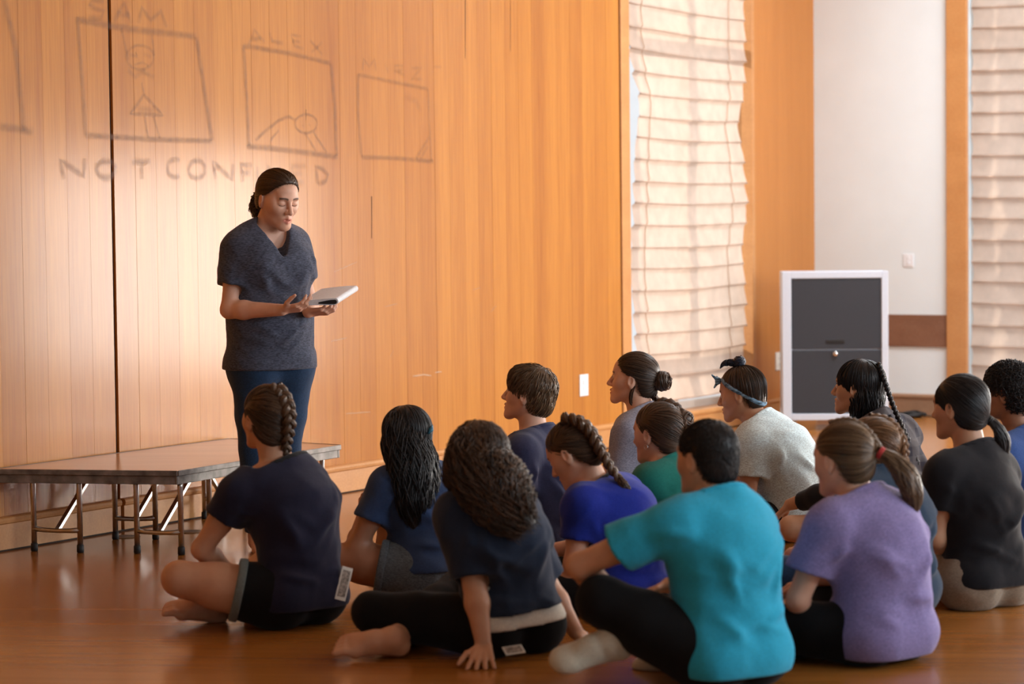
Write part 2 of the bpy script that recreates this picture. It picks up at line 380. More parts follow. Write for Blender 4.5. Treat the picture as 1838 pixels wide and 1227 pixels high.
for k in range(3):
    a, b = deck[k], deck[k+1]
    if k == 0: a, b = deck[0], deck[1]
    strip(a, b, .350, .374, .006, .0).build('edge_trim', M['alu'], root)
    strip(a, b, .312, .350, -.004, .02).build('apron', M['alu'], root)
a, b = deck[3], deck[0]
strip(a, b, .350, .374, .006, .0).build('edge_trim', M['alu'], root); strip(a, b, .312, .350, -.004, .02).build('apron', M['alu'], root)
wv = np.array([.478, .878]); wv = wv/np.linalg.norm(wv)
def leg_frame(p, q, brace=(.24, .30)):
    p, q = np.array([*p, 0.])-O, np.array([*q, 0.])-O
    for e in (p, q):
        lg = MB().tube([e+[0, 0, .02], e+[0, 0, .30], e+[0, 0, .315]], .0125, 12).build('leg', M['steel'], root, True)
        MB().tube([e, e+[0, 0, .004], e+[0, 0, .034], e+[0, 0, .036]], [.013, .0165, .0155, .012], 12).build('rubber_tip', M['black'], lg, True)
    c = [p+[0, 0, .100], p*.8+q*.2+[0, 0, .096], (p+q)/2+[0, 0, .094], p*.2+q*.8+[0, 0, .096], q+[0, 0, .100]]
    MB().tube(c, [.013, .0105, .010, .0105, .013], 8).build('crossbar', M['steel'], root, True)
    m = (p+q)/2; e = m+np.array([wv[0]*brace[0], wv[1]*brace[0], 0])
    d = np.array([*wv, 0]); n = np.array([d[1], -d[0], 0])*.011
    MB().add([m+[0, 0, .105]+n, m+[0, 0, .105]-n, m+[0, 0, .085]-n, m+[0, 0, .085]+n, e+[0, 0, .325]+n, e+[0, 0, .325]-n, e+[0, 0, .305]-n, e+[0, 0, .305]+n],
             [(0, 1, 2, 3), (4, 5, 6, 7), (0, 1, 5, 4), (1, 2, 6, 5), (2, 3, 7, 6), (3, 0, 4, 7)]).build('brace', M['steel'], root)
leg_frame((-2.135, 10.672), (-1.918, 10.600))
leg_frame((-1.660, 10.555), (-1.458, 10.492))
leg_frame((-1.835, 11.04), (-1.648, 11.02))
leg_frame((-1.40, 11.02), (-1.19, 10.99))
leg_frame((-1.13, 11.64), (-.925, 11.57), (-.2, .3))
leg_frame((-1.52, 11.78), (-1.32, 11.76), (-.2, .3))
brass = plain('floor_plate', (.30, .20, .10), .35, metal=.5)
def floor_plate(x, y, lab):
    r = empty('floor_plate', (x, y, 0), lab, 'floor plate', None)
    MB().tube([(0, 0, 0), (0, 0, .002), (0, 0, .0035)], [.066, .066, .060], 28).build('plate', brass, r)
    MB().tube([(0, 0, .0030), (0, 0, .0042)], [.040, .038], 24).build('lid', M['alu'], r)
floor_plate(-1.80, 11.13, 'round metal floor plate under the stage beside the rear leg')
floor_plate(-1.52, 11.29, 'round metal floor plate under the stage near the seated braid girl arm')

# wheeled cabinet
ca = math.radians(4); cx = np.array([math.cos(ca), -math.sin(ca)]); cy = np.array([math.sin(ca), math.cos(ca)])
cpos = at(1500, 760, 16.35); cpos[2] = 0
cab = empty('media_cabinet', tuple(cpos), 'white framed cabinet with dark grey doors on casters', 'cabinet', None, -ca)
CW, CD, CB, CT = .352, .50, .075, 1.075
mb = MB(); mb.box((-CW, .022, CB), (CW, CD, CT), bev=.004); mb.build('body', M['white'], cab)
mb = MB()
for lo, hi in (((-CW-.004, 0, CB-.004), (-CW+.056, .03, CT+.004)), ((CW-.040, 0, CB-.004), (CW+.004, .03, CT+.004)), ((-CW+.056, 0, CB-.004), (CW-.04, .03, CB+.040)), ((-CW+.056, 0, CT-.042), (CW-.04, .03, CT+.004))):
    mb.box(lo, hi, bev=.003)
mb.build('frame', M['white'], cab)
x0, x1 = -CW+.060, CW-.044; zs = CB+.475
dd = MB().box((x0, .006, zs+.004), (x1, .028, CT-.046), bev=.002).build('door', M['slate'], cab)
MB().box((-.062, .001, zs+.042), (.062, .012, zs+.068), bev=.003).build('handle', M['black'], dd)
d2 = MB().box((x0, .006, CB+.044), (x1, .028, zs-.004), bev=.002).build('door', M['slate'], cab)
MB().tube([(0, .008, zs-.028), (0, -.008, zs-.028), (0, -.012, zs-.028)], [.017, .017, .012], 14).build('lock', M['chrome'], d2, True)
for sx in (-1, 1):
    for y in (.09, CD-.09):
        f = MB().box((sx*(CW-.07)-.02, y-.02, .052), (sx*(CW-.07)+.02, y+.02, CB), bev=.002).build('caster', M['white'], cab)
        MB().tube([(sx*(CW-.07)-.013, y, .028), (sx*(CW-.07)+.013, y, .028)], .028, 16).build('wheel', plain('caster_wheel', (.75, .76, .78), .5) if 'caster_wheel' not in bpy.data.materials else bpy.data.materials['caster_wheel'], f)
        for q in (-1, 1): MB().box((sx*(CW-.07)+q*.017-.002, y-.006, .022), (sx*(CW-.07)+q*.017+.002, y+.006, .056)).build('fork', M['chrome'], f)

# wall plates
M['plate_white'] = plain('white_plate', (.86, .90, .94), .35)
def wall_plate(name, fr, t, z, wd, h, lab, cat, kind):
    d, n = (WD, WN) if fr is wl else (VD, VN)
    p = fr(t, 0, z); Mp = frameM((0, 0, 0), d, n)
    r = empty(name, tuple(p), lab, cat, None)
    pm_ = M['plate'] if 'ivory' in lab else M['plate_white']; MB().box((-wd/2, .0005, -h/2), (wd/2, .007, h/2), Mp, bev=.002).build('cover', pm_, r)
    if kind == 'outlet':
        for s in (-1, 1):
            f = MB().box((-.017, .005, s*.020-.014), (.017, .009, s*.020+.014), Mp, bev=.002).build('socket', M['plate'], r)
            for q in (-1, 1): MB().box((q*.007-.0015, .0085, s*.020-.005), (q*.007+.0015, .0095, s*.020+.005), Mp).build('slot', M['black'], f)
    else:
        for s in (-1, 1): MB().box((-.012, .006, s*.018-.014), (.012, .011, s*.018+.014), Mp, bev=.002).build('rocker', M['plate_white'], r)
    return r
t, z = wall_hit(1047, 691); wall_plate('wall_switch', wl, t, z, .105, .135, 'white wall plate low on the fir boards left of the sunlit shade', 'outlet', 'switch')
t, z = wall_hit(1397, 648); wall_plate('wall_outlet', wl, t, z, .105, .130, 'ivory wall outlet on the wood pillar beside the cabinet', 'outlet', 'outlet')
def vhit(px, py):
    d = ray(px, py); o = np.array([0, 0, CAMH]); k = np.dot(CORNER-o[:2], VN)/np.dot(d[:2], VN); p = o+d*k
    return np.dot(p[:2]-CORNER, VD), p[2]
u, z = vhit(1631, 467); wall_plate('light_switch', vw, u, z, .078, .095, 'white light switch on the plaster wall above the brown rail', 'switch', 'switch')

# heap of black cable by the back baseboard
r = empty('cable_coil', tuple(vw(.80, .16)), 'small heap of black cable on the floor beside the cabinet', 'cable')
random.seed(9); pts = []
for k in range(150):
    a = k*.42; rr = .075+.02*math.sin(k*.37); pts.append((rr*1.2*math.cos(a)+.01*math.sin(k*.9), rr*.8*math.sin(a), .008+.030*(k/150)*(1+.3*math.sin(k*1.3))))
MB().tube(pts, .0075, 6).build('cable', M['black'], r, True)
MB().tube([(.10, 0, .03), (.13, .01, .02), (.135, .012, .02)], [.012, .013, .008], 8).build('plug', M['black'], r, True)

# ---------------------------------------------------------------- faint drawings and lettering on the boards
m, nt, b = newmat('faint_marker'); L = nt.links.new
atn = N(nt, 'ShaderNodeAttribute', attribute_name='ink'); tcn = N(nt, 'ShaderNodeTexCoord'); nz = N(nt, 'ShaderNodeTexNoise', i_Scale=30.0, i_Detail=3.0)
L(tcn.outputs['Object'], nz.inputs['Vector'])
mm = N(nt, 'ShaderNodeMath', operation='MULTIPLY'); m2 = N(nt, 'ShaderNodeMath', operation='MULTIPLY', i_1=.62)
L(atn.outputs['Fac'], mm.inputs[0]); L(nz.outputs['Fac'], mm.inputs[1]); L(mm.outputs[0], m2.inputs[0])
tr = N(nt, 'ShaderNodeBsdfTransparent'); mx = N(nt, 'ShaderNodeMixShader'); b.inputs['Base Color'].default_value = (.20, .095, .05, 1); b.inputs['Roughness'].default_value = .5
L(m2.outputs[0], mx.inputs[0]); L(tr.outputs[0], mx.inputs[1]); L(b.outputs[0], mx.inputs[2]); L(mx.outputs[0], nt.nodes['Material Output'].inputs[0])
M['ink'] = m
def strokes(name, lines, label=None):
    V = []; Q = []; A = []; origin = None; lay = 0
    for pts, wpx, ink in lines:
        lay += 1
        P = np.array([wall_hit(*p) for p in pts], float)
        S = [P[0]]                                   # resample finely
        for a, c in zip(P[:-1], P[1:]):
            n = max(1, int(np.linalg.norm(c-a)/.03)); S += [a+(c-a)*(k+1)/n for k in range(n)]
        S = np.array(S); T = np.gradient(S, axis=0); T /= np.linalg.norm(T, axis=1)[:, None]+1e-9; Nn = np.stack([-T[:, 1], T[:, 0]], 1)
        hw = wpx/370*.5
        for k in range(len(S)):
            e = ink*(1 if 0 < k < len(S)-1 else .6)
            for s, a_ in ((-1.7, 0), (-.35, e), (.35, e), (1.7, 0)):
                q = S[k]+Nn[k]*hw*s; V.append(wl(q[0], .0022+lay*.00002, q[1])); A.append(a_)
        b0 = len(V)-4*len(S)
        for k in range(len(S)-1):
            for j in range(3): Q.append((b0+4*k+j, b0+4*k+j+1, b0+4*k+j+5, b0+4*k+j+4))
    return link(name, mesh_np(name, V, Q, attrs={'ink': A}), M['ink'], wall)
def arc(cx, cy, rx, ry, a0, a1, n=14): return [(cx+rx*math.cos(math.radians(a0+(a1-a0)*k/n)), cy+ry*math.sin(math.radians(a0+(a1-a0)*k/n))) for k in range(n+1)]
strokes('panel_drawing', [([(8, 0), (28, 90), (42, 235)], 11, .7), ([(0, 227), (60, 236)], 11, .8)])
strokes('panel_drawing', [([(138, 30), (146, 130), (153, 243)], 9, .75), ([(138, 35), (230, 52), (352, 66)], 10, .8), ([(352, 66), (366, 160), (380, 252)], 10, .8), ([(153, 243), (270, 250), (380, 253)], 8, 1.0),
    ([(217, 50), (230, 108)], 5, .6), ([(272, 62), (276, 100)], 5, .6), (arc(251, 103, 25, 22, 0, 360), 5, .55), ([(232, 98), (246, 101), (242, 93)], 6, .6), ([(256, 97), (270, 102)], 6, .6), ([(240, 116), (255, 112), (266, 118)], 4, .6),
    ([(228, 125), (242, 138), (256, 128), (276, 140)], 8, .5), ([(254, 148), (258, 172)], 4, .8), ([(258, 170), (234, 204), (292, 207), (258, 170)], 6, .8), ([(246, 196), (278, 197)], 9, .45), ([(259, 208), (265, 248)], 5, .8), ([(275, 208), (286, 248)], 5, .8)])
strokes('panel_drawing', [([(436, 80), (442, 170), (446, 262)], 8, .85), ([(436, 82), (520, 96), (594, 114)], 8, .8), ([(594, 114), (600, 190), (604, 280)], 9, .8), ([(442, 262), (520, 270), (606, 282)], 9, .95),
    ([(458, 252), (470, 240), (500, 216), (518, 209), (530, 216)], 6, .8), ([(482, 264), (486, 250), (500, 234)], 5, .8), (arc(549, 222, 20, 17, 0, 360), 5, .75), ([(541, 224), (545, 227)], 4, .6), ([(553, 222), (557, 226)], 4, .6), ([(546, 237), (566, 270)], 5, .8), ([(562, 237), (586, 274)], 5, .8)])
strokes('panel_drawing', [([(642, 132), (642, 200), (648, 282)], 8, .6), ([(642, 134), (700, 146), (768, 160)], 7, .6), ([(768, 160), (770, 220), (774, 290)], 7, .5), ([(648, 282), (710, 284), (778, 290)], 8, .8), ([(746, 284), (770, 246)], 7, .6), ([(754, 284), (768, 262)], 7, .5), ([(725, 172), (745, 180), (755, 200)], 12, .3)])
strokes('panel_lettering', [                                   # SAM
    ([(186, 2), (166, 0), (160, 8), (172, 16), (186, 20), (180, 32), (158, 32)], 8, .6), ([(204, 38), (222, 6), (236, 42)], 8, .6), ([(210, 26), (232, 28)], 8, .55), ([(248, 42), (254, 14), (270, 36), (288, 20), (298, 50)], 8, .6)])
strokes('panel_lettering', [                                   # ALEX
    ([(446, 80), (456, 54), (474, 76)], 7, .6), ([(450, 70), (468, 70)], 7, .6), ([(484, 58), (488, 74), (508, 78)], 7, .6), ([(540, 66), (522, 62), (528, 82), (544, 88)], 6, .6), ([(524, 73), (538, 76)], 6, .6), ([(556, 72), (578, 98)], 6, .6), ([(578, 76), (558, 94)], 6, .6)])
strokes('panel_lettering', [                                   # MIRZ
    ([(650, 126), (652, 106), (662, 120), (672, 106), (674, 128)], 6, .5), ([(690, 114), (696, 130)], 6, .55), ([(708, 134), (708, 118), (722, 118), (720, 126), (708, 127), (726, 136)], 6, .45), ([(738, 122), (756, 122), (738, 142), (758, 142)], 6, .4), ([(776, 120), (792, 120)], 6, .4)])
strokes('panel_lettering', [                                   # NOT CONFINED
    ([(114, 322), (108, 288), (150, 316), (152, 284)], 9, .85), (arc(190, 304, 17, 15, 0, 360), 9, .85), ([(236, 291), (270, 290)], 9, .85), ([(254, 291), (254, 322)], 9, .85),
    (arc(314, 302, 14, 16, -55, -305), 8, .85), (arc(353, 304, 15, 16, 0, 360), 8, .85), ([(386, 322), (382, 290), (416, 322), (418, 294)], 9, .85), ([(436, 326), (432, 296), (452, 297)], 9, .85), ([(434, 310), (450, 310)], 9, .85),
    ([(462, 298), (462, 326)], 9, .7), ([(478, 326), (480, 298), (500, 326), (502, 298)], 9, .6), ([(548, 299), (524, 298), (524, 326), (546, 328)], 9, .45), ([(524, 312), (542, 312)], 9, .45), ([(570, 330), (566, 300), (578, 302), (588, 314), (584, 326), (570, 330)], 9, .85)])
# pale scuffs on the boards
m, nt, b = newmat('pale_scuff'); L = nt.links.new
atn = N(nt, 'ShaderNodeAttribute', attribute_name='ink'); m2 = N(nt, 'ShaderNodeMath', operation='MULTIPLY', i_1=.45); L(atn.outputs['Fac'], m2.inputs[0])
tr = N(nt, 'ShaderNodeBsdfTransparent'); mx = N(nt, 'ShaderNodeMixShader'); b.inputs['Base Color'].default_value = (.85, .68, .48, 1)
L(m2.outputs[0], mx.inputs[0]); L(tr.outputs[0], mx.inputs[1]); L(b.outputs[0], mx.inputs[2]); L(mx.outputs[0], nt.nodes['Material Output'].inputs[0])
ink = M['ink']; M['ink'] = m
o = strokes('scuff', [([(740, 675), (760, 672), (774, 674)], 3, .9), ([(780, 668), (792, 667)], 3, .9), ([(600, 487), (640, 470)], 2, .5), ([(594, 612), (622, 606)], 2, .7), ([(690, 550), (712, 545)], 2, .5), ([(880, 560), (890, 548)], 2, .6), ([(620, 742), (664, 739)], 2.5, .6), ([(848, 520), (862, 516)], 2, .5), ([(700, 640), (706, 628)], 2, .5)])
o['kind'] = 'stuff'; M['ink'] = ink

# ---------------------------------------------------------------- implicit-surface modelling: smooth unions of tapered limbs, meshed with surface nets
V3 = lambda *a: np.array(a, float)
def nrm(v): return v/(np.linalg.norm(v)+1e-12)
def cone(a, b, ra, rb, k=.03, op=1, cut=None): return dict(t='c', a=np.array(a, float), b=np.array(b, float), ra=ra, rb=rb, k=k, op=op, cut=cut)
def ell(c, rad, R=None, k=.03, op=1): return dict(t='e', c=np.array(c, float), rad=np.array(rad, float)*np.ones(3), R=np.eye(3) if R is None else R, k=k, op=op, cut=None)
def xform(prims, R, o):
    """into the frame whose axes are R's columns and whose origin is o"""
    out = []
    for p in prims:
        q = dict(p)
        if p['t'] == 'c': q['a'] = R.T @ (p['a']-o); q['b'] = R.T @ (p['b']-o)
        else: q['c'] = R.T @ (p['c']-o); q['R'] = R.T @ p['R']
        if p['cut'] is not None: q['cut'] = [(R.T @ (c-o), R.T @ n) for c, n in p['cut']]
        out.append(q)
    return out
def pdist(p, X, Y, Z):
    if p['t'] == 'c':
        a, d = p['a'], p['b']-p['a']; L2 = float(d @ d)+1e-12
        x, y, z = X-a[0], Y-a[1], Z-a[2]
        h = np.clip((x*d[0]+y*d[1]+z*d[2])/L2, 0, 1)
        r = np.sqrt((x-h*d[0])**2+(y-h*d[1])**2+(z-h*d[2])**2)-(p['ra']+(p['rb']-p['ra'])*h)
    else:
        c, R, s = p['c'], p['R'], p['rad']; x, y, z = X-c[0], Y-c[1], Z-c[2]
        u = (x*R[0, 0]+y*R[1, 0]+z*R[2, 0])/s[0]; v = (x*R[0, 1]+y*R[1, 1]+z*R[2, 1])/s[1]; w_ = (x*R[0, 2]+y*R[1, 2]+z*R[2, 2])/s[2]
        k0 = np.sqrt(u*u+v*v+w_*w_); k1 = np.sqrt((u/s[0])**2+(v/s[1])**2+(w_/s[2])**2)+1e-9
        r = k0*(k0-1)/k1
    if p['cut'] is not None:
        for c, n in p['cut']: r = np.maximum(r, (X-c[0])*n[0]+(Y-c[1])*n[1]+(Z-c[2])*n[2])
    return r
def smin(a, b, k):
    h = np.clip(.5+.5*(b-a)/k, 0, 1); return b+(a-b)*h-k*h*(1-h)
def aabb(p):
    if p['t'] == 'c':
        return np.minimum(p['a']-p['ra'], p['b']-p['rb']), np.maximum(p['a']+p['ra'], p['b']+p['rb'])
    e = np.sqrt(((p['R']*p['rad'])**2).sum(1)); return p['c']-e, p['c']+e
def evalg(prims, xs, ys, zs):
    D = np.full((len(xs), len(ys), len(zs)), .25, np.float32)
    for p in prims:
        lo, hi = aabb(p); m = p['k']+.03 if p['op'] > 0 else p['k']+.004
        i0, i1 = np.searchsorted(xs, [lo[0]-m, hi[0]+m]); j0, j1 = np.searchsorted(ys, [lo[1]-m, hi[1]+m]); k0, k1 = np.searchsorted(zs, [lo[2]-m, hi[2]+m])
        if i1 <= i0 or j1 <= j0 or k1 <= k0: continue
        d = pdist(p, xs[i0:i1, None, None], ys[None, j0:j1, None], zs[None, None, k0:k1]).astype(np.float32)
        S = D[i0:i1, j0:j1, k0:k1]
        D[i0:i1, j0:j1, k0:k1] = smin(S, d, p['k']) if p['op'] > 0 else -smin(-S, d, p['k'])
    return D
def evalp(prims, P):
    D = np.full(len(P), .25)
    for p in prims:
        d = pdist(p, P[:, 0], P[:, 1], P[:, 2]); D = smin(D, d, p['k']) if p['op'] > 0 else -smin(-D, d, p['k'])
    return D
def grid(lo, hi, h): return [np.arange(lo[i], hi[i]+h, h) for i in range(3)]
EDG = [((i, j, k), (i+(a == 0), j+(a == 1), k+(a == 2))) for a in range(3) for i in (0, 1) for j in (0, 1) for k in (0, 1) if (i, j, k)[a] == 0]
def nets(D, xs, ys, zs, drop=None):
    ins = D < 0; c = np.zeros(tuple(n-1 for n in D.shape), np.int8)
    for i in (0, 1):
        for j in (0, 1):
            for k in (0, 1): c += ins[i:D.shape[0]-1+i, j:D.shape[1]-1+j, k:D.shape[2]-1+k]
    m = (c > 0) & (c < 8); I = np.argwhere(m)
    if len(I) == 0: return np.zeros((0, 3)), np.zeros((0, 4), np.int32)
    acc = np.zeros((len(I), 3)); cnt = np.zeros(len(I))
    for p0, p1 in EDG:
        a = D[I[:, 0]+p0[0], I[:, 1]+p0[1], I[:, 2]+p0[2]]; b = D[I[:, 0]+p1[0], I[:, 1]+p1[1], I[:, 2]+p1[2]]
        x = (a < 0) != (b < 0); t = np.where(x, a/(a-b+1e-12), 0)
        q = np.array(p0)+t[:, None]*(np.array(p1)-np.array(p0)); acc += q*x[:, None]; cnt += x
    f = acc/cnt[:, None]
    V = np.stack([ax[I[:, n]]+f[:, n]*(ax[I[:, n]+1]-ax[I[:, n]]) for n, ax in enumerate((xs, ys, zs))], 1)
    ids = np.full(m.shape, -1, np.int64); ids[m] = np.arange(len(I)); Q = []
    for ax in range(3):
        s0 = [slice(1, -1)]*3; s1 = [slice(1, -1)]*3; s0[ax] = slice(0, -1); s1[ax] = slice(1, None)
        a, b = ins[tuple(s0)], ins[tuple(s1)]; E = np.argwhere(a != b)
        if not len(E): continue
        fl = a[tuple(E.T)]; o = E.copy()
        u, v = [(1, 2), (2, 0), (0, 1)][ax]
        base = E.copy(); base[:, u] += 1; base[:, v] += 1
        def cell(du, dv):
            q = base.copy(); q[:, u] += du; q[:, v] += dv; return ids[q[:, 0], q[:, 1], q[:, 2]]
        quad = np.stack([cell(-1, -1), cell(0, -1), cell(0, 0), cell(-1, 0)], 1)
        quad[~fl] = quad[~fl][:, ::-1]; Q.append(quad)
    Q = np.concatenate(Q); Q = Q[(Q >= 0).all(1)]
    if drop is not None:
        dead = drop(V); keep = ~dead[Q].all(1); Q = Q[keep]
        used = np.zeros(len(V), bool); used[Q.ravel()] = True; re = np.cumsum(used)-1; V = V[used]; Q = re[Q]
    return V, Q
def bounds(prims, pad=.02):
    L = [aabb(p) for p in prims if p['op'] > 0]; return np.min([a for a, b in L], 0)-pad, np.max([b for a, b in L], 0)+pad
def solid(name, prims, h, mat, parent, o, R=None, disp=None, post=None, attrs=None):
    lo, hi = bounds(prims); xs, ys, zs = grid(lo, hi, h); D = evalg(prims, xs, ys, zs)
    if disp is not None: D = D+disp(xs[:, None, None], ys[None, :, None], zs[None, None, :]).astype(np.float32)
    if post is not None: D = post(D, xs[:, None, None], ys[None, :, None], zs[None, None, :])
    V, Q = nets(D, xs, ys, zs)
    if R is not None: V = V @ R.T+o
    return link(name, mesh_np(name, V-np.array(parent.location), Q), mat, parent)

# ---------------------------------------------------------------- tubes: hair strands, braids, locks
def tubes(paths, rad, sides=3, tone=None):
    """paths (n,m,3), rad (m,) or (n,m): swept tubes; returns V, Q, tone per vertex"""
    P = np.asarray(paths, float); n, m, _ = P.shape; T = np.gradient(P, axis=1); T /= np.linalg.norm(T, axis=2, keepdims=True)+1e-9
    ref = P-P.mean(axis=1, keepdims=True).mean(axis=0, keepdims=True)+V3(.001, .002, .003)
    A = np.cross(T, ref); A /= np.linalg.norm(A, axis=2, keepdims=True)+1e-9; B = np.cross(T, A)
    r = np.broadcast_to(rad, (n, m))[..., None]; ring = []
    for k in range(sides):
        q = 2*math.pi*k/sides; ring.append(P+(A*math.cos(q)+B*math.sin(q))*r)
    V = np.stack(ring, 2).reshape(-1, 3); idx = np.arange(n*m*sides).reshape(n, m, sides); nx = np.roll(idx, -1, 2)
    Q = np.stack([idx[:, :-1], nx[:, :-1], nx[:, 1:], idx[:, 1:]], -1).reshape(-1, 4)
    tn = np.repeat(np.full(n, .5) if tone is None else tone, m*sides)
    return V, Q, tn
def joinm(parts):
    Vs, Qs, Ts = [], [], []; b = 0
    for V, Q, t in parts:
        Vs.append(V); Qs.append(Q+b); Ts.append(t if hasattr(t, '__len__') else np.full(len(V), t)); b += len(V)
    return np.concatenate(Vs), np.concatenate(Qs), np.concatenate(Ts)
def resample(pts, n):
    P = np.array(pts, float)
    if len(P) < 3:
        t = np.linspace(0, 1, n)[:, None]; return P[0]*(1-t)+P[-1]*t
    d = np.r_[0, np.cumsum(np.linalg.norm(np.diff(P, axis=0), axis=1))]; tt = np.linspace(0, d[-1], n); out = np.zeros((n, 3))
    # Catmull-Rom through the points
    Tn = np.gradient(P, d, axis=0)
    i = np.clip(np.searchsorted(d, tt, 'right')-1, 0, len(P)-2); h = d[i+1]-d[i]; s = (tt-d[i])/h; s2, s3 = s*s, s**3
    return ((2*s3-3*s2+1)[:, None]*P[i]+((s3-2*s2+s)*h)[:, None]*Tn[i]+(-2*s3+3*s2)[:, None]*P[i+1]+((s3-s2)*h)[:, None]*Tn[i+1])
def frames(S, ref):
    T = np.gradient(S, axis=0); T /= np.linalg.norm(T, axis=1)[:, None]+1e-9
    A = np.cross(T, np.broadcast_to(ref, T.shape)); A /= np.linalg.norm(A, axis=1)[:, None]+1e-9; return T, A, np.cross(A, T)
def braid_mesh(spine, width, ref, turns, depth=.55, taper=.6, rs=None, tail=True):
    n = int(turns*14); S = resample(spine, n); T, A, B = frames(S, ref); t = np.linspace(0, turns*2*math.pi, n)
    w_ = width*(1-(1-taper)*np.linspace(0, 1, n)**1.5); paths = []
    for k in range(3):
        ph = t/1.0+2*math.pi*k/3
        paths.append(S+A*(np.sin(ph)*w_*.36)[:, None]+B*(np.sin(2*ph)*w_*.22*depth/.55)[:, None])
    parts = []
    for k in range(3):                                # each strand is a bundle of finer locks
        P = paths[k]; T2, A2, B2 = frames(P, ref)
        q = []; tn = []
        for j in range(7):
            a = j*2*math.pi/6; o = 0 if j == 6 else 1
            q.append(P+(A2*math.cos(a)+B2*math.sin(a))*(w_*.13*o)[:, None]); tn.append(rs.uniform(.3, .8))
        parts.append(tubes(np.array(q), np.broadcast_to(w_*.135, (7, n)), 6, np.array(tn)))
    return joinm(parts)
def lock_mesh(spine, radii, n, rs, ref, wave=0.0, freq=3.0, curl=0.0, sr=.0022, m=28, core=True, flat=1.0, frizz=.12, ends=.25):
    S = resample(spine, m); T, A, B = frames(S, ref); r = np.interp(np.linspace(0, 1, m), np.linspace(0, 1, len(radii)), radii)
    parts = []
    if core:
        k = 12; ring = np.stack([S+(A*math.cos(a)+B*flat*math.sin(a))*(r*.90)[:, None] for a in np.arange(k)*2*math.pi/k], 1)
        idx = np.arange(m*k).reshape(m, k); nx = np.roll(idx, -1, 1); Q = np.stack([idx[:-1], nx[:-1], nx[1:], idx[1:]], -1).reshape(-1, 4)
        parts.append((ring.reshape(-1, 3), Q, .25))
    al = rs.uniform(0, 2*math.pi, n); u = np.linspace(0, 1, m)
    rr = rs.uniform(.80, 1.06, n)[:, None]*r[None]; drift = rs.uniform(-.5, .5, n)[:, None]*u[None]
    ph = rs.uniform(0, 6.28, n)[:, None]; fr = freq*rs.uniform(.8, 1.2, n)[:, None]
    a = al[:, None]+drift+wave*np.sin(fr*u[None]*6.28+ph); rr = rr*(1+frizz*np.sin(fr*1.3*u[None]*6.28+ph*2))
    P = S[None]+A[None]*(np.cos(a)*rr)[..., None]+B[None]*(flat*np.sin(a)*rr)[..., None]
    if curl > 0:
        cq = fr*6.28*u[None]*1.0+ph; P = P+A[None]*(np.cos(cq)*curl*u[None]**.5)[..., None]+T[None]*(np.sin(cq)*curl*u[None]**.5)[..., None]
    Lr = rs.uniform(1-ends, 1.03, n)                 # uneven ends: strands stop early
    uu = u[None]*Lr[:, None]*(m-1); i = np.clip(uu.astype(int), 0, m-2); f = (uu-i)[..., None]; rows = np.arange(n)[:, None]
    P = P[rows, i]*(1-f)+P[rows, i+1]*f
    parts.append(tubes(P, sr*np.r_[np.ones(m-5), [.9, .75, .55, .35, .15]], 3, rs.uniform(0, 1, n)))
    return joinm(parts)

# ---------------------------------------------------------------- people
def skin_mat(name, c):
    m, nt, b = newmat(name); L = nt.links.new
    a1 = N(nt, 'ShaderNodeAttribute', attribute_name='lip'); a2 = N(nt, 'ShaderNodeAttribute', attribute_name='brow')
    tc = N(nt, 'ShaderNodeTexCoord'); nz = N(nt, 'ShaderNodeTexNoise', i_Scale=14.0, i_Detail=4.0); L(tc.outputs['Object'], nz.inputs['Vector'])
    r = ramp(nt, [(.3, (c[0]*.90, c[1]*.84, c[2]*.80)), (.7, (min(1, c[0]*1.06), c[1]*1.05, c[2]*1.05))]); L(nz.outputs['Fac'], r.inputs[0])
    m1 = N(nt, 'ShaderNodeMixRGB'); m1.inputs[2].default_value = (c[0]*.82, c[1]*.42, c[2]*.42, 1); L(a1.outputs['Fac'], m1.inputs[0]); L(r.outputs[0], m1.inputs[1])
    m2 = N(nt, 'ShaderNodeMixRGB'); m2.inputs[2].default_value = (.035, .018, .012, 1); L(a2.outputs['Fac'], m2.inputs[0]); L(m1.outputs[0], m2.inputs[1])
    L(m2.outputs[0], b.inputs['Base Color']); b.inputs['Roughness'].default_value = .5
    b.inputs['Subsurface Weight'].default_value = .12; b.inputs['Subsurface Radius'].default_value = (.012, .005, .003); b.inputs['Subsurface Scale'].default_value = 1.0
    return m
def hair_mat(name, dark, light, rough=.38):
    m, nt, b = newmat(name); L = nt.links.new
    a = N(nt, 'ShaderNodeAttribute', attribute_name='tone'); r = ramp(nt, [(.0, dark), (1.0, light)]); L(a.outputs['Fac'], r.inputs[0]); L(r.outputs[0], b.inputs['Base Color'])
    b.inputs['Roughness'].default_value = rough; b.inputs['Specular IOR Level'].default_value = .45; return m
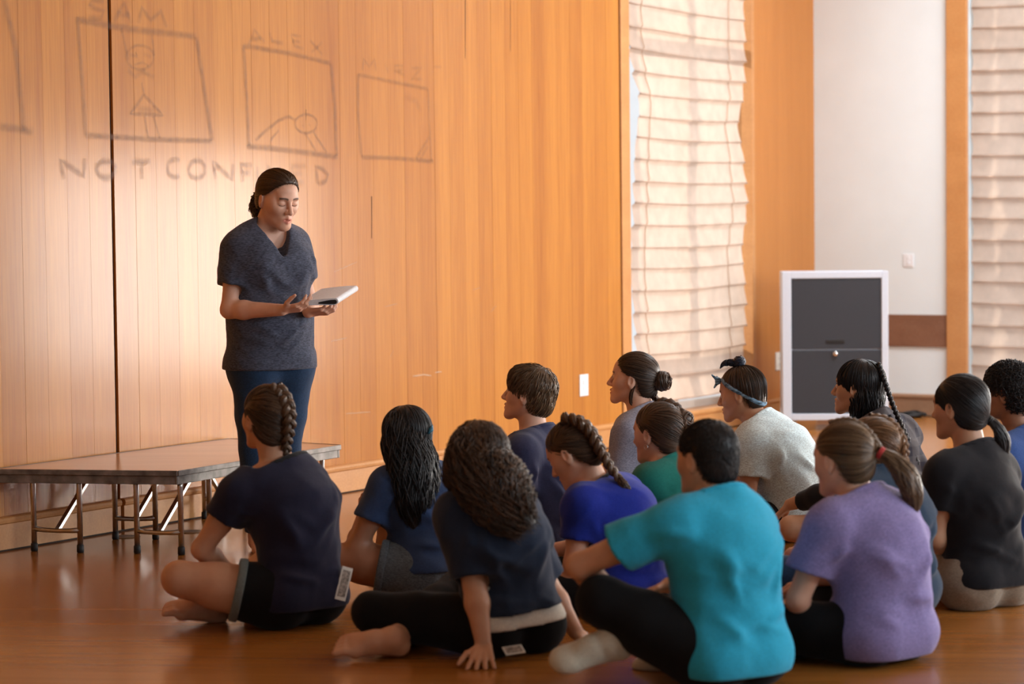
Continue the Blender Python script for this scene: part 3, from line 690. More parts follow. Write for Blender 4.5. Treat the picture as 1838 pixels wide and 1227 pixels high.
def cloth_mat(name, c, heather=.12, sc=240, sheen=.15, bump=.25, rough=.92):
    m, nt, b = newmat(name); L = nt.links.new
    tc = N(nt, 'ShaderNodeTexCoord'); mp = N(nt, 'ShaderNodeMapping'); mp.inputs['Scale'].default_value = (.5, .5, 1.6); L(tc.outputs['Object'], mp.inputs['Vector'])
    n1 = N(nt, 'ShaderNodeTexNoise', i_Scale=float(sc), i_Detail=3.0); L(mp.outputs[0], n1.inputs['Vector'])
    r = ramp(nt, [(.33, tuple(x*(1-heather) for x in c)), (.67, tuple(min(1, x*(1+heather)) for x in c))]); L(n1.outputs['Fac'], r.inputs[0]); L(r.outputs[0], b.inputs['Base Color'])
    n2 = N(nt, 'ShaderNodeTexNoise', i_Scale=24.0, i_Detail=3.0); L(tc.outputs['Object'], n2.inputs['Vector'])
    bp = N(nt, 'ShaderNodeBump', i_Strength=bump, i_Distance=.006); L(n2.outputs['Fac'], bp.inputs['Height']); L(bp.outputs[0], b.inputs['Normal'])
    b.inputs['Roughness'].default_value = rough; b.inputs['Specular IOR Level'].default_value = .2; b.inputs['Sheen Weight'].default_value = sheen; b.inputs['Sheen Roughness'].default_value = .5
    return m
def plaid_mat(name, c1, c2, c3):
    m, nt, b = newmat(name); L = nt.links.new
    tc = N(nt, 'ShaderNodeTexCoord'); sp = N(nt, 'ShaderNodeSeparateXYZ'); L(tc.outputs['Object'], sp.inputs[0])
    ws = []
    for k, ax in enumerate((0, 2)):
        mu = N(nt, 'ShaderNodeMath', operation='MULTIPLY', i_1=95.0); L(sp.outputs[ax], mu.inputs[0]); s = N(nt, 'ShaderNodeMath', operation='SINE'); L(mu.outputs[0], s.inputs[0])
        g = N(nt, 'ShaderNodeMath', operation='GREATER_THAN', i_1=.25); L(s.outputs[0], g.inputs[0]); ws.append(g)
    a = N(nt, 'ShaderNodeMixRGB'); a.inputs[1].default_value = (*c1, 1); a.inputs[2].default_value = (*c2, 1); L(ws[0].outputs[0], a.inputs[0])
    a2 = N(nt, 'ShaderNodeMixRGB', i_0=.5); a2.inputs[2].default_value = (*c3, 1); mu = N(nt, 'ShaderNodeMath', operation='MULTIPLY', i_1=.5); L(ws[1].outputs[0], mu.inputs[0])
    L(mu.outputs[0], a2.inputs[0]); L(a.outputs[0], a2.inputs[1]); L(a2.outputs[0], b.inputs['Base Color']); b.inputs['Roughness'].default_value = .95
    return m
SK = dict(fair=skin_mat('fair_skin', (.76, .45, .32)), tan=skin_mat('tan_skin', (.62, .34, .21)), olive=skin_mat('olive_skin', (.56, .32, .20)), brown=skin_mat('brown_skin', (.36, .18, .105)))
HM = dict(dark=hair_mat('dark_brown_hair', (.020, .012, .008), (.095, .053, .031)), black=hair_mat('black_hair', (.005, .005, .006), (.017, .016, .019), .45),
          brown=hair_mat('brown_hair', (.028, .015, .009), (.15, .080, .042)), light=hair_mat('light_brown_hair', (.06, .034, .018), (.24, .145, .075)),
          auburn=hair_mat('auburn_hair', (.08, .038, .016), (.30, .16, .075)), curly=hair_mat('brown_curly_hair', (.011, .007, .005), (.12, .058, .028)), blue=hair_mat('blue_black_hair', (.008, .010, .018), (.035, .05, .09), .33))
EYE = [plain('eye_white', (.75, .72, .68), .2), plain('iris', (.03, .018, .012), .15)]
def wrinkle(seed, amp, wl_=.10):
    wl_ = wl_*2.0; amp = amp*.5
    rs = np.random.RandomState(seed); ks = []
    for i in range(7):
        d = rs.normal(size=3); d[2] *= .8; d /= np.linalg.norm(d); l = wl_*rs.uniform(.6, 1.8)
        q = rs.normal(size=3); q /= np.linalg.norm(q); ks.append((d*2*math.pi/l, rs.uniform(0, 6.28), q*2*math.pi/(l*2.3), rs.uniform(0, 6.28), rs.uniform(.5, 1)*(l/wl_)**.6))
    sm = sum(k[4] for k in ks)
    def f(X, Y, Z):
        o = 0
        for d, ph, q, p2, a in ks: 
            s = np.sin(d[0]*X+d[1]*Y+d[2]*Z+ph+1.3*np.sin(q[0]*X+q[1]*Y+q[2]*Z+p2)); o = o+a*(1-np.abs(s)*1.6)
        return -amp*o/sm*2.2
    return f
def rot_frame(yaw, pitch=0.0, roll=0.0):
    y, p = math.radians(yaw), math.radians(pitch)
    f = V3(-math.sin(y)*math.cos(p), math.cos(y)*math.cos(p), math.sin(p)); r = V3(math.cos(y), math.sin(y), 0); u = np.cross(r, f)
    q = math.radians(roll); r2 = r*math.cos(q)+u*math.sin(q); u2 = np.cross(r2, f)
    return np.stack([r2, f, u2], 1)

def head_prims(s, o, R, opn=0.0, female=True, lid=True, nose=1.0, jaw=1.0, cheek=1.0):
    P = lambda x, y, z: o+R @ (V3(x, y, z)*s)
    C = lambda a, b, ra, rb, k=.02, op=1: cone(P(*a), P(*b), ra*s, rb*s, k*s, op)
    E = lambda c, r, k=.02, op=1, tilt=None: ell(P(*c), np.array(r)*s, R if tilt is None else R @ tilt, k*s, op)
    L = [E((0, -.012, .035), (.073, .093, .082), .02), E((0, .028, -.022), (.060, .060, .082), .03), E((0, .058, .048), (.050, .033, .040), .03)]
    for q in (-1, 1):
        L += [C((q*.050*jaw, -.004, -.040), (q*.018, .072, -.098), .020, .017, .03), E((q*.035, .058, -.024), (.026*cheek, .028, .026), .025), E((q*.056, .02, .0), (.016, .04, .03), .03)]
    L += [E((0, .080, -.101), (.020, .016, .016), .02), C((-.034, .080, .026), (.034, .080, .026), .011, .011, .02), E((0, .074, -.066), (.030, .022, .026), .02)]
    for q in (-1, 1): L.append(E((q*.032, .094, .006), (.019, .013, .013), .014, -1))
    L += [C((0, .088, .016), (0, .112*(1 if nose == 1 else 1.0)+.006*(nose-1), -.028), .0075, .0105, .010), E((0, .108, -.031), (.0105, .012, .009), .008)]
    for q in (-1, 1):
        L += [E((q*.0115, .099, -.034), (.008, .011, .0075), .006), E((q*.006, .106, -.041), (.0035, .006, .0035), .003, -1)]
        L.append(E((q*.032, .0768, .005), (.0165, .0122, .0125), .008))
    L += [C((-.023, .084, -.0635), (0, .0975, -.0585), .0040, .0060, .006), C((0, .0975, -.0585), (.023, .084, -.0635), .0060, .0040, .006)]
    L += [C((-.021, .083, -.0690-opn*.6), (0, .0945, -.073-opn), .0040, .0068, .006), C((0, .0945, -.073-opn), (.021, .083, -.0690-opn*.6), .0068, .0040, .006)]
    L.append(E((0, .100, -.0655-opn*.5), (.017, .012, .0012+opn*.6), .002, -1))
    for q in (-1, 1):
        tl = np.array([[math.cos(q*.35), math.sin(q*.35), 0], [-math.sin(q*.35), math.cos(q*.35), 0], [0, 0, 1.]])
        L += [E((q*.081, -.010, -.003), (.010, .020, .033), .006, 1, tl), E((q*.0775, -.006, -.028), (.008, .010, .012), .006), E((q*.0915, -.005, -.001), (.0065, .011, .018), .004, -1, tl)]
    return L
def hand_prims(Wr, d, n, side, curl=.5, spread=.12, s=1.0, thumb=.5):
    """wrist, direction to the fingers, palm normal (out of the palm), side +1 = thumb on cross(d, n) side"""
    d = nrm(d); n = nrm(n-d*np.dot(n, d)); lat = np.cross(d, n)*side; L = []
    K = [Wr+d*.085*s+lat*x*s for x in (.032, .011, -.010, -.030)]; K[3] = K[3]-d*.010*s; K[0] = K[0]-d*.004*s
    for i, kx in enumerate(K): L.append(cone(Wr+lat*(.016, .006, -.006, -.015)[i]*s+d*.008*s, kx, .0135*s, .0105*s, .010))
    for i, (ln, r) in enumerate(((.070, .0083), (.080, .0086), (.074, .0082), (.056, .0072))):
        p = K[i]; a = curl*(.45+.06*i); dd = nrm(d+lat*spread*(1.3, .4, -.5, -1.5)[i])
        for sg, fr in enumerate((.46, .31, .23)):
            v = nrm(dd*math.cos(a)+n*math.sin(a)); q = p+v*ln*fr*s
            L.append(cone(p, q, r*(1-.10*sg)*s, r*(.92-.10*sg)*s, .004)); p = q; a += curl*(.85, .6, .5)[min(sg, 2)]
    t0 = Wr+d*.022*s+lat*.020*s; v = nrm(d*.62+lat*.80+n*.35*thumb); t1 = t0+v*.040*s; v2 = nrm(d*.85+lat*.42+n*.5*thumb); t2 = t1+v2*.032*s; t3 = t2+nrm(v2+d*.3)*.024*s
    L += [cone(t0, t1, .0135*s, .0105*s, .010), cone(t1, t2, .0100*s, .0090*s, .005), cone(t2, t3, .0088*s, .0070*s, .004)]
    return L
def foot_prims(A, T, up, s=1.0, toes=True):
    d = nrm(T-A); up = nrm(up-d*np.dot(up, d)); lat = np.cross(d, up); Lf = .235*s; sole = -up*.050*s
    heel = A-d*.028*s-up*.030*s; ball = A+d*.125*s+sole*.75; L = [cone(A, heel, .036*s, .031*s, .02), cone(A+up*.004, A+d*.075*s-up*.018*s, .036*s, .032*s, .02)]
    for x in (-.024, 0, .024): L.append(cone(heel, ball+lat*x*s, .026*s, .021*s, .02)); L.append(cone(A+d*.06*s-up*.012*s, ball+lat*x*s, .028*s, .020*s, .02))
    if toes:
        for i, x in enumerate((-.036, -.016, .003, .020, .035)):
            ln, r = ((.058, .0135), (.055, .0100), (.050, .0095), (.043, .0088), (.036, .0082))[i]
            p = ball+lat*x*s; q = p+d*ln*.65*s+up*.006*s; L += [cone(p, q, r*1.15*s, r*s, .010), cone(q, q+d*ln*.5*s-up*.010*s, r*s, r*.9*s, .004)]
    else: L.append(ell(ball+d*.035*s, (.047*s, .030*s, .022*s), np.stack([lat, d, up], 1), .03))
    return L

def skeleton(spec):
    """world joints of a person from the base point, facing angle and the joints seen in the photograph"""
    s = spec['s']; dep = F/s; base = at(spec['bx'], 600, dep); base[2] = 0; yaw = spec['yaw']; z = spec.get('scale', 1.0)
    f = V3(-math.sin(math.radians(yaw)), math.cos(math.radians(yaw)), 0); r = V3(f[1], -f[0], 0); up = V3(0, 0, 1)
    J = dict(P=base+up*.112*z); px = spec.get('px', {})
    g = lambda k, dflt: at(px[k][0], px[k][1], dep+(px[k][2] if len(px[k]) > 2 else 0)) if k in px else dflt
    J['P'] = g('P', J['P']); lean = spec.get('lean', .12); hs = spec.get('hs', .80)
    J['W'] = g('W', J['P']+up*.165*z+f*lean*.18-f*.02); J['N'] = g('N', J['P']+up*(hs-.395)*z+f*lean)
    J['C'] = g('C', J['P']*.36+J['N']*.64-f*.035+up*.0); sh = spec.get('shoulder', .165)*z; ty = math.radians(spec.get('tyaw', yaw))
    f2 = V3(-math.sin(ty), math.cos(ty), 0); r2 = V3(f2[1], -f2[0], 0)
    J['SL'] = g('SL', J['N']-r2*sh-up*.062*z); J['SR'] = g('SR', J['N']+r2*sh-up*.062*z)
    J['HL'] = J['P']-r*.088*z; J['HR'] = J['P']+r*.088*z
    J['H'] = g('H', J['N']+up*.155*z+f*.05)
    for q, sg in (('L', -1), ('R', 1)):
        J['E'+q] = g('E'+q, J['S'+q]-up*.20*z+f*.13+r*sg*.06); J['Q'+q] = g('Q'+q, J['E'+q]+f*.20-up*.03-r*sg*.10)
        J['K'+q] = g('K'+q, J['H'+q]+f*.28*z+r*sg*.26*z+up*.06); J['A'+q] = g('A'+q, base+f*.34*z+r*sg*(-.06)+up*.055)
        J['T'+q] = g('T'+q, J['A'+q]-r*sg*.20*z-up*.02)
    J.update(f=f, r=r, up=up, f2=f2, r2=r2, base=base)
    return J
def torso_prims(J, e, z, bw, bust=0.0, belly=0.0, hip=1.0, drape=False):
    P, W, C, Nk, r, r2, f, f2 = J['P'], J['W'], J['C'], J['N'], J['r'], J['r2'], J['f'], J['f2']; L = []; m = nrm(r+r2)
    U = Nk*.80+C*.20-V3(0, 0, .02); ax = nrm(Nk-P)
    for q, S in ((-1, J['SL']), (1, J['SR'])):
        L += [cone(P+r*q*.070*z*hip, W+m*q*.058*z*bw, .112*z*hip+e, .090*z*bw+e, .05), ell(P+r*q*.085*z-f*.045*z+V3(0, 0, -.005), .098*z*hip+e, None, .05),
              cone(W+m*q*.058*z*bw, C+r2*q*.068*z*bw, .090*z*bw+e, .096*z+e, .05), cone(C+r2*q*.068*z*bw, U+r2*q*.075*z-ax*.02, .096*z+e, .066*z+e, .05),
              cone(U+r2*q*.05*z, S, .062*z+e*.8, .050*z+e*.8, .05), cone(Nk+r2*q*.02-V3(0, 0, .01), S*.75+Nk*.25-V3(0, 0, .002), .044*z+e*.7, .040*z+e*.7, .045)]
        if bust: L.append(ell(C+f2*.075*z+r2*q*.072*z+V3(0, 0, .015), .062*z*bust+e, None, .045))
    if belly: L.append(ell(W+f*.05, .10*belly+e, None, .06))
    if drape:                                       # cloth bridges the hollow of the spine
        for p in L: p['k'] = .075
        B = -f*.012
        L += [cone(P+B, W+B, .114*z*hip+e, .098*z*bw+e, .07), cone(W+B, C+B, .098*z*bw+e, .102*z+e, .07), cone(C+B, Nk*.70+C*.30, .102*z+e, .048*z+e, .06)]
    return L
def arm_prims(J, q, e, z, ab=1.0):
    S, E, Q = J['S'+q], J['E'+q], J['Q'+q]; d = Q-E
    return [cone(S, S*.5+E*.5, .047*z*ab+e, .043*z*ab+e, .03), cone(S*.5+E*.5, E, .043*z*ab+e, .036*z*ab+e, .02), cone(E, E+d*.28, .036*z*ab+e, .040*z*ab+e, .02), cone(E+d*.28, Q, .040*z*ab+e, .0255*z+e, .02)]
def leg_prims(J, q, e, z, lb=1.0, calf=True):
    H, K, A = J['H'+q], J['K'+q], J['A'+q]; d = A-K
    L = [cone(H, H*.4+K*.6, .090*z*lb+e, .070*z*lb+e, .04), cone(H*.4+K*.6, K, .070*z*lb+e, .052*z*lb+e, .02)]
    if calf: L += [cone(K, K+d*.30, .052*z*lb+e, .053*z*lb+e, .02), cone(K+d*.30, A, .053*z*lb+e, .034*z+e, .02)]
    return L
HB = [(-.13, -.078), (-.085, -.060), (-.055, -.045), (-.03, -.036), (.0, -.030), (.018, -.012), (.030, .030), (.045, .052), (.065, .068), (.085, .084), (.13, .2)]
def cap_prims(s, th, bulge=()):
    E = lambda c, r, k=.03: ell(V3(*c)*s, np.array(r)*s, None, k*s)
    L = [E((0, -.014, .036), (.075+th, .095+th, .083+th)), E((0, -.050, -.030), (.056+th, .050+th, .062))]
    for b in bulge: L.append(E(*b))
    return L

def radial(prims, c, dirs):
    lo = np.full(len(dirs), .02); hi = np.full(len(dirs), .26)
    for _ in range(13):
        mid = (lo+hi)/2; ins = evalp(prims, c+dirs*mid[:, None]) < 0; lo = np.where(ins, mid, lo); hi = np.where(ins, hi, mid)
    return (lo+hi)/2
def fib(n):
    i = np.arange(n)+.5; ph = math.pi*(1+5**.5)*i; zz = 1-2*i/n; r = np.sqrt(1-zz*zz); return np.stack([r*np.cos(ph), r*np.sin(ph), zz], 1)
def hairline(z, s, hb): return np.interp(z/s, [b[0] for b in hb], [b[1] for b in hb])*s

def build_hair(root, spec, J, R, s):
    o = J['H']; org = np.array(root.location); hsx = spec['hair']; rs = np.random.RandomState(spec.get('seed', 1)); mat = HM[hsx['mat']]
    def LP(p): return at(p[1], p[2], F/spec['s']+(p[3] if len(p) > 3 else 0)) if p[0] == 'p' else o+R @ (V3(*p)*s)
    th = hsx.get('th', .010); hb = hsx.get('line', HB); cp = cap_prims(s, th, hsx.get('bulge', ())); c0 = V3(0, -.014, .036)*s
    lo, hi = bounds(cp); xs, ys, zs = grid(lo, hi, .0042); D = evalg(cp, xs, ys, zs)
    cutv = (ys[None, :, None]-hairline(zs, s, hb)[None, None, :])+0*xs[:, None, None]
    D = -smin(-D, -(cutv+.005).astype(np.float32), .008); D = np.maximum(D, (hsx.get('low', -.088)*s-zs)[None, None, :])
    V, Q = nets(D, xs, ys, zs); parts = [(V @ R.T+o, Q, .2)]
    n = hsx.get('n', 620); dirs = fib(n*7); rad = radial(cp, c0, dirs); p = c0+dirs*rad[:, None]
    ok = (p[:, 1] < hairline(p[:, 2], s, hb)+rs.uniform(-.004, .003, len(p))) & (p[:, 2] > hsx.get('low', -.088)*s+.004); dirs = dirs[ok]; p = p[ok]
    if len(dirs) > n:                            # more roots along the hairline than on the crown
        near = hairline(p[:, 2], s, hb)-p[:, 1] < .014*s; key = rs.uniform(size=len(dirs))-near*.55; sel = np.argsort(key)[:n]; dirs = dirs[sel]; p = p[sel]
    dirs = nrm_rows(dirs+rs.normal(scale=.03, size=dirs.shape)); m = 14; fl = hsx.get('flow', ('radial', (0, -.45, .89), .5)); t = np.linspace(0, 1, m)
    if fl[0] == 'tie': end = np.broadcast_to(nrm(V3(*fl[1])*s-c0), dirs.shape)
    elif fl[0] == 'ties':                        # two or more tie points: each strand goes to the nearest
        Tm = np.array(fl[1], float)*s; k = np.argmin(np.linalg.norm(p[:, None]-Tm[None], axis=2), 1); end = nrm_rows(Tm[k]-c0)
    elif fl[0] == 'braid':
        Mp = resample(np.array(fl[1], float)*s, 20); tgt = p+V3(0, -.035, -.045)*s; k = np.argmin(np.linalg.norm(tgt[:, None]-Mp[None], axis=2), 1); end = nrm_rows(Mp[k]-c0)
    else:
        c = nrm(V3(*fl[1])); cs = (dirs @ c)[:, None]; tg = nrm_rows(dirs*cs-c); dl = (fl[2]*rs.uniform(.7, 1.2, len(dirs)))[:, None]; end = np.cos(dl)*dirs+np.sin(dl)*tg
        end = nrm_rows(end+rs.normal(scale=fl[3] if len(fl) > 3 else .05, size=end.shape))
    ang = np.arccos(np.clip((dirs*end).sum(1), -1, 1))[:, None]+1e-6
    P = (np.sin((1-t)[None]*ang)/np.sin(ang))[..., None]*dirs[:, None]+(np.sin(t[None]*ang)/np.sin(ang))[..., None]*end[:, None]
    P = nrm_rows(P.reshape(-1, 3)); rr = radial(cp, c0, P).reshape(-1, m)
    lift = .0008+rs.uniform(0, hsx.get('lift', .0035), (len(dirs), 1))*np.sin(math.pi*np.clip(t, .05, .95))[None]+hsx.get('endlift', 0)*t[None]**2*rs.uniform(.2, 1, (len(dirs), 1))
    P = c0+P.reshape(-1, m, 3)*(rr+lift)[..., None]; P[:, 0] -= dirs*.0012
    if hsx.get('wavy'):
        P += (np.sin(t[None]*hsx['wavy'][1]*6.28+rs.uniform(0, 6.28, (len(dirs), 1)))*hsx['wavy'][0])[..., None]*nrm_rows(rs.normal(size=dirs.shape))[:, None]
    sr = hsx.get('sr', .0017); parts.append(tubes((P.reshape(-1, 3) @ R.T+o).reshape(P.shape), sr*np.r_[.75, 1, np.ones(m-4), .8, .4], 3, np.clip(rs.normal(.45, .25, len(P)), 0, 1)))
    V, Q, T = joinm(parts); link('hair', mesh_np('hair', V-org, Q, attrs={'tone': T}), mat, root)
    back = R @ V3(0, -1, 0)
    for e in hsx.get('parts', ()):
        k = e['k']; mt = HM[e.get('mat', hsx['mat'])]; pts = [LP(q) for q in e.get('pts', ())]; ref = R @ V3(*e['ref']) if 'ref' in e else back
        if k == 'braid': V, Q, T = braid_mesh(pts, e['w'], ref, e['turns'], e.get('depth', .55), e.get('taper', .6), rs); nm = 'braid'
        elif k == 'lock':
            V, Q, T = lock_mesh(pts, e['r'], e.get('n', 160), rs, ref, e.get('wave', .15), e.get('freq', 2), e.get('curl', 0), e.get('sr', .002), e.get('m', 28), e.get('core', True), e.get('flat', 1), e.get('frizz', .1), e.get('ends', .25)); nm = e.get('name', 'ponytail')
        elif k == 'bun':
            c = pts[0]; r = e['r']; ps = []
            for i in range(e.get('n', 60)):
                ax = nrm(V3(*e.get('axis', (0, -1, .3)))); ax = R @ nrm(ax+rs.normal(scale=.28, size=3)); a_, b_ = nrm(np.cross(ax, V3(.3, .2, 1))), None; b_ = np.cross(ax, a_)
                q = np.linspace(rs.uniform(0, 6), rs.uniform(0, 6)+4.5, 24); h = rs.uniform(-.75, .75); w_ = math.sqrt(1-h*h)
                ps.append(c+(ax*h+(np.cos(q)[:, None]*a_+np.sin(q)[:, None]*b_)*w_)*r*rs.uniform(.90, 1.06))
            a = tubes(np.array(ps), np.r_[.5, np.full(22, 1.0), .5]*r*.085, 5, rs.uniform(.1, .9, len(ps)))
            pr = [ell(c, r*.93)]; b0, b1 = bounds(pr, .01); g = grid(b0, b1, r/9); v2, q2 = nets(evalg(pr, *g), *g); V, Q, T = joinm([a, (v2, q2, .2)]); nm = 'bun'
        elif k == 'tie':
            c = pts[0]; ax = nrm(pts[1]-pts[0]); a_ = nrm(np.cross(ax, V3(.3, .7, .2))); b_ = np.cross(ax, a_); q = np.linspace(0, 2*math.pi, 22)
            ps = [c+ax*dx+(np.cos(q)[:, None]*a_+np.sin(q)[:, None]*b_)*e['r'] for dx in (-.004, .003)]; V, Q, T = tubes(np.array(ps), .0045, 6)
            link('hair_tie', mesh_np('hair_tie', V-org, Q), e['m'], root); continue
        elif k == 'clip':
            mb = MB(); a, b_ = pts[0]-org, pts[1]-org; mb.tube([a, (a+b_)/2+back*.006, b_], [.004, .010, .004], 8); mb.build('hair_clip', e['m'], root, True); continue
        link(nm, mesh_np(nm, V-org, Q, attrs={'tone': T}), mt, root)
def nrm_rows(a): return a/(np.linalg.norm(a, axis=-1, keepdims=True)+1e-12)

def person(spec):
    J = skeleton(spec); z = spec.get('scale', 1.0); s = spec.get('hscale', .97); bw = spec.get('bw', .95)*(.94 if 'bust' not in spec else 1)
    R = rot_frame(spec.get('hyaw', spec['yaw']), spec.get('hpitch', 0), spec.get('hroll', 0)); o = J['H']
    root = empty('person', tuple(J['base']), spec['label'], 'person', spec.get('group'))
    org = J['base']; sm = SK[spec.get('skin', 'tan')]
    hp = head_prims(s, o, R, spec.get('mouth', 0.0), **spec.get('face', {}))
    nb = o+R @ (V3(0, -.020, -.055)*s); nk = spec.get('neck', .050)*z
    body = torso_prims(J, 0, z, bw, spec.get('bust', 0), spec.get('belly', 0), spec.get('hip', .92))
    body += [cone(J['N']-V3(0, 0, .03), J['N']*.45+nb*.55, nk*1.12, nk, .03), cone(J['N']*.45+nb*.55, nb, nk, nk*1.02, .03)]
    hands = {}; feet = {}
    for q, sd in (('L', -1), ('R', 1)):
        body += arm_prims(J, q, 0, z, spec.get('ab', 1.0))+leg_prims(J, q, 0, z, spec.get('lb', 1.0))
        hd = spec.get('hand', {}).get(q, {}); dr = J['Q'+q]-J['E'+q]
        d = V3(*hd['d']) if 'd' in hd else nrm(dr)+V3(0, 0, -.25)
        n = V3(*hd['n']) if 'n' in hd else V3(0, 0, -1)+J['f']*-.3
        if abs(np.dot(nrm(d), nrm(n))) > .95: n = J['f']
        hands[q] = hand_prims(J['Q'+q], d, n, hd.get('side', -1 if q == 'L' else 1), hd.get('curl', .55), hd.get('spread', .10), z*hd.get('s', .95), hd.get('thumb', .5))
        if hd.get('fix'): hands[q] = hd['fix'](J, z)
        up = V3(*spec.get('footup', {}).get(q, (0, 0, 1))); feet[q] = foot_prims(J['A'+q], J['T'+q], up, z*.98, q not in spec.get('socks', ''))
    full = body+hp+hands['L']+hands['R']+feet['L']+feet['R']
    b = .006
    hlo, hhi = V3(-.108, -.130, -.135)*s, V3(.108, .140, .145)*s
    hb = {}
    for q in 'LR':
        a, c = bounds(hands[q], .012); hb[q] = (a, c)
        a, c = bounds(feet[q], .012); hb['f'+q] = (a, c)
    fz = spec.get('floor', 0.0); flo = lambda D, X, Y, Z: np.maximum(D, (fz+.001-Z).astype(np.float32)+0*X+0*Y)
    def drop(V):
        l = (V-o) @ R; d = ((l > hlo+b) & (l < hhi-b)).all(1)
        for a, c in hb.values(): d |= ((V > a+b) & (V < c-b)).all(1)
        return d
    lo, hi = bounds(body+hp); xs, ys, zs = grid(lo, hi, spec.get('hbody', .009)); D = flo(evalg(full, xs, ys, zs), xs[:, None, None], ys[None, :, None], zs[None, None, :])
    V, Q = nets(D, xs, ys, zs, drop); parts = [(V, Q)]
    fl = xform(full, R, o); hh = spec.get('hh', .0034); xs, ys, zs = grid(hlo, hhi, hh); Vh, Qh = nets(evalg(fl, xs, ys, zs), xs, ys, zs)
    lv = Vh/s; lip = np.zeros(len(lv)); brow = np.zeros(len(lv)); ax = np.abs(lv[:, 0]); mo = spec.get('mouth', 0.0)
    lip = np.clip(1.6-((ax/.023)**2+((lv[:, 2]+.0665+mo*.5)/(.0105+mo*.8))**2)*1.15, 0, 1)*.8*(lv[:, 1] > .078)
    bz = .0275+.003-((ax-.033)/.02)**2*.004; brow = np.clip(1.5-np.abs(lv[:, 2]-bz)/.0042, 0, 1)*(lv[:, 1] > .045)*(ax > .012)*(ax < .050)
    if spec.get('lash', True): brow = np.maximum(brow, np.clip(1.5-np.abs(lv[:, 2]+.0045-((ax-.032)/.015)**2*.003)/.0018, 0, 1)*(np.abs(ax-.032) < .015)*(lv[:, 1] > .06))
    parts.append((Vh @ R.T+o, Qh)); na = len(V); nh = len(Vh); fh = spec.get('hhand', .0036)
    for key, (a, c) in hb.items():
        step = fh if len(key) == 1 else .0048
        xs, ys, zs = grid(a, c, step); D = flo(evalg(full, xs, ys, zs), xs[:, None, None], ys[None, :, None], zs[None, None, :]); parts.append(nets(D, xs, ys, zs))
    Vs, Qs, _ = joinm([(v, q, 0.0) for v, q in parts]); at1 = np.zeros(len(Vs)); at2 = np.zeros(len(Vs)); at1[na:na+nh] = lip; at2[na:na+nh] = brow*spec.get('browk', .8)
    link('body', mesh_np('body', Vs-org, Qs, attrs={'lip': at1, 'brow': at2}), sm, root)
    for q in (-1, 1) if spec.get('eyes', True) else ():
        c = o+R @ (V3(q*.032, .0800, .0055)*s); me = bpy.data.meshes.new('eye'); import bmesh
        bm = bmesh.new(); bmesh.ops.create_uvsphere(bm, u_segments=14, v_segments=10, radius=.0122*s); bm.to_mesh(me); bm.free()
        for m_ in EYE: me.materials.append(m_)
        for p in me.polygons: p.use_smooth = True; p.material_index = int(p.center.z > .0122*s*.80)
        e = link('eye', me, None, root); e.location = c-org; e.rotation_euler = Vector(R @ nrm(V3(q*.05, 1, spec.get('gaze', 0)))).to_track_quat('Z', 'Y').to_euler()
    # --- clothes
    def grid_solid(name, prims, h, mat, disp=None, post=None):
        lo, hi = bounds(prims, .025); lo[2] = max(lo[2], fz-.01); xs, ys, zs = grid(lo, hi, h); X, Y, Z = xs[:, None, None], ys[None, :, None], zs[None, None, :]; D = evalg(prims, xs, ys, zs)
        if disp is not None: D = D+disp(X-org[0], Y-org[1], Z).astype(np.float32)
        D = flo(D, X, Y, Z)
        if post is not None: D = post(D, X, Y, Z)
        V, Q = nets(D, xs, ys, zs); return link(name, mesh_np(name, V-org, Q), mat, root)
    axis = nrm(J['N']-J['P'])
    def shirt(c, name):
        e = c.get('e', .018); pr = torso_prims(J, e, z, bw, spec.get('bust', 0), spec.get('belly', 0), spec.get('hip', .92), c.get('drape', True)); pr += c.get('extra', lambda J: [])(J); fr = c.get('sleeve', .6); sub = []
        for q in 'LR':
            S, E, Qw = J['S'+q], J['E'+q], J['Q'+q]; frq = fr if not isinstance(fr, dict) else fr[q]; se = c.get('se', .010)
            if frq <= 1:
                d = nrm(E-S); cp_ = S+(E-S)*frq; nn = nrm(d+V3(0, 0, c.get('cufftilt', -.15))); r0, r1 = .052*z+e*.8, .046*z*spec.get('ab', 1.0)+e*.7+se
                pr.append(cone(S, cp_+d*.05, r0, r1+.002, .04, 1, [(cp_, nn)])); 
                if c.get('hollow', True): sub.append(cone(cp_-d*.030, cp_+d*.010, r1-.028, r1-.013, .004, -1))
            else:
                ap = arm_prims(J, q, e*.75, z, spec.get('ab', 1.0))
                for p in ap[2:]: p['cut'] = [(E+(Qw-E)*(frq-1), nrm(Qw-E))]
                pr += ap
        ndir = nrm(nb-J['N']); vneck = c.get('neck') == 'v'; nr = nk*1.12+c.get('ne', .012)
        if not vneck: pr.append(cone(J['N']-ndir*.06, J['N']+ndir*.05, nr+.012, nr, .045))
        if spec.get('bust'): pr.append(ell(J['C']+J['f2']*.085+V3(0, 0, .012), (.075, .062, .055), None, .05))
        pr += sub
        if vneck: pr += [cone(J['N']+J['f2']*.060+V3(0, 0, .030), J['N']+J['f2']*.155-V3(0, 0, c.get('vd', .14)), .078, .004, .006, -1)]
        hem = c.get('hem', .10); hp_ = J['P']+V3(0, 0, hem-J['P'][2]); hn = nrm(V3(0, 0, 1)*(1-c.get('hemt', 0))+axis*c.get('hemt', 0)+(J['r']*c.get('hemr', 0))); col = []
        wn = wrinkle(c.get('seed', spec.get('seed', 1)), c.get('wr', .005), c.get('wl', .10)); folds = []; rs = np.random.RandomState(spec.get('seed', 1)+9)
        def bp(x, v, dep=.105): return J['P']*(1-v)+J['N']*v+nrm(J['r']*(1-v)+J['r2']*v)*x-J['f']*dep-org
        fs = c.get('folds', 1.0)
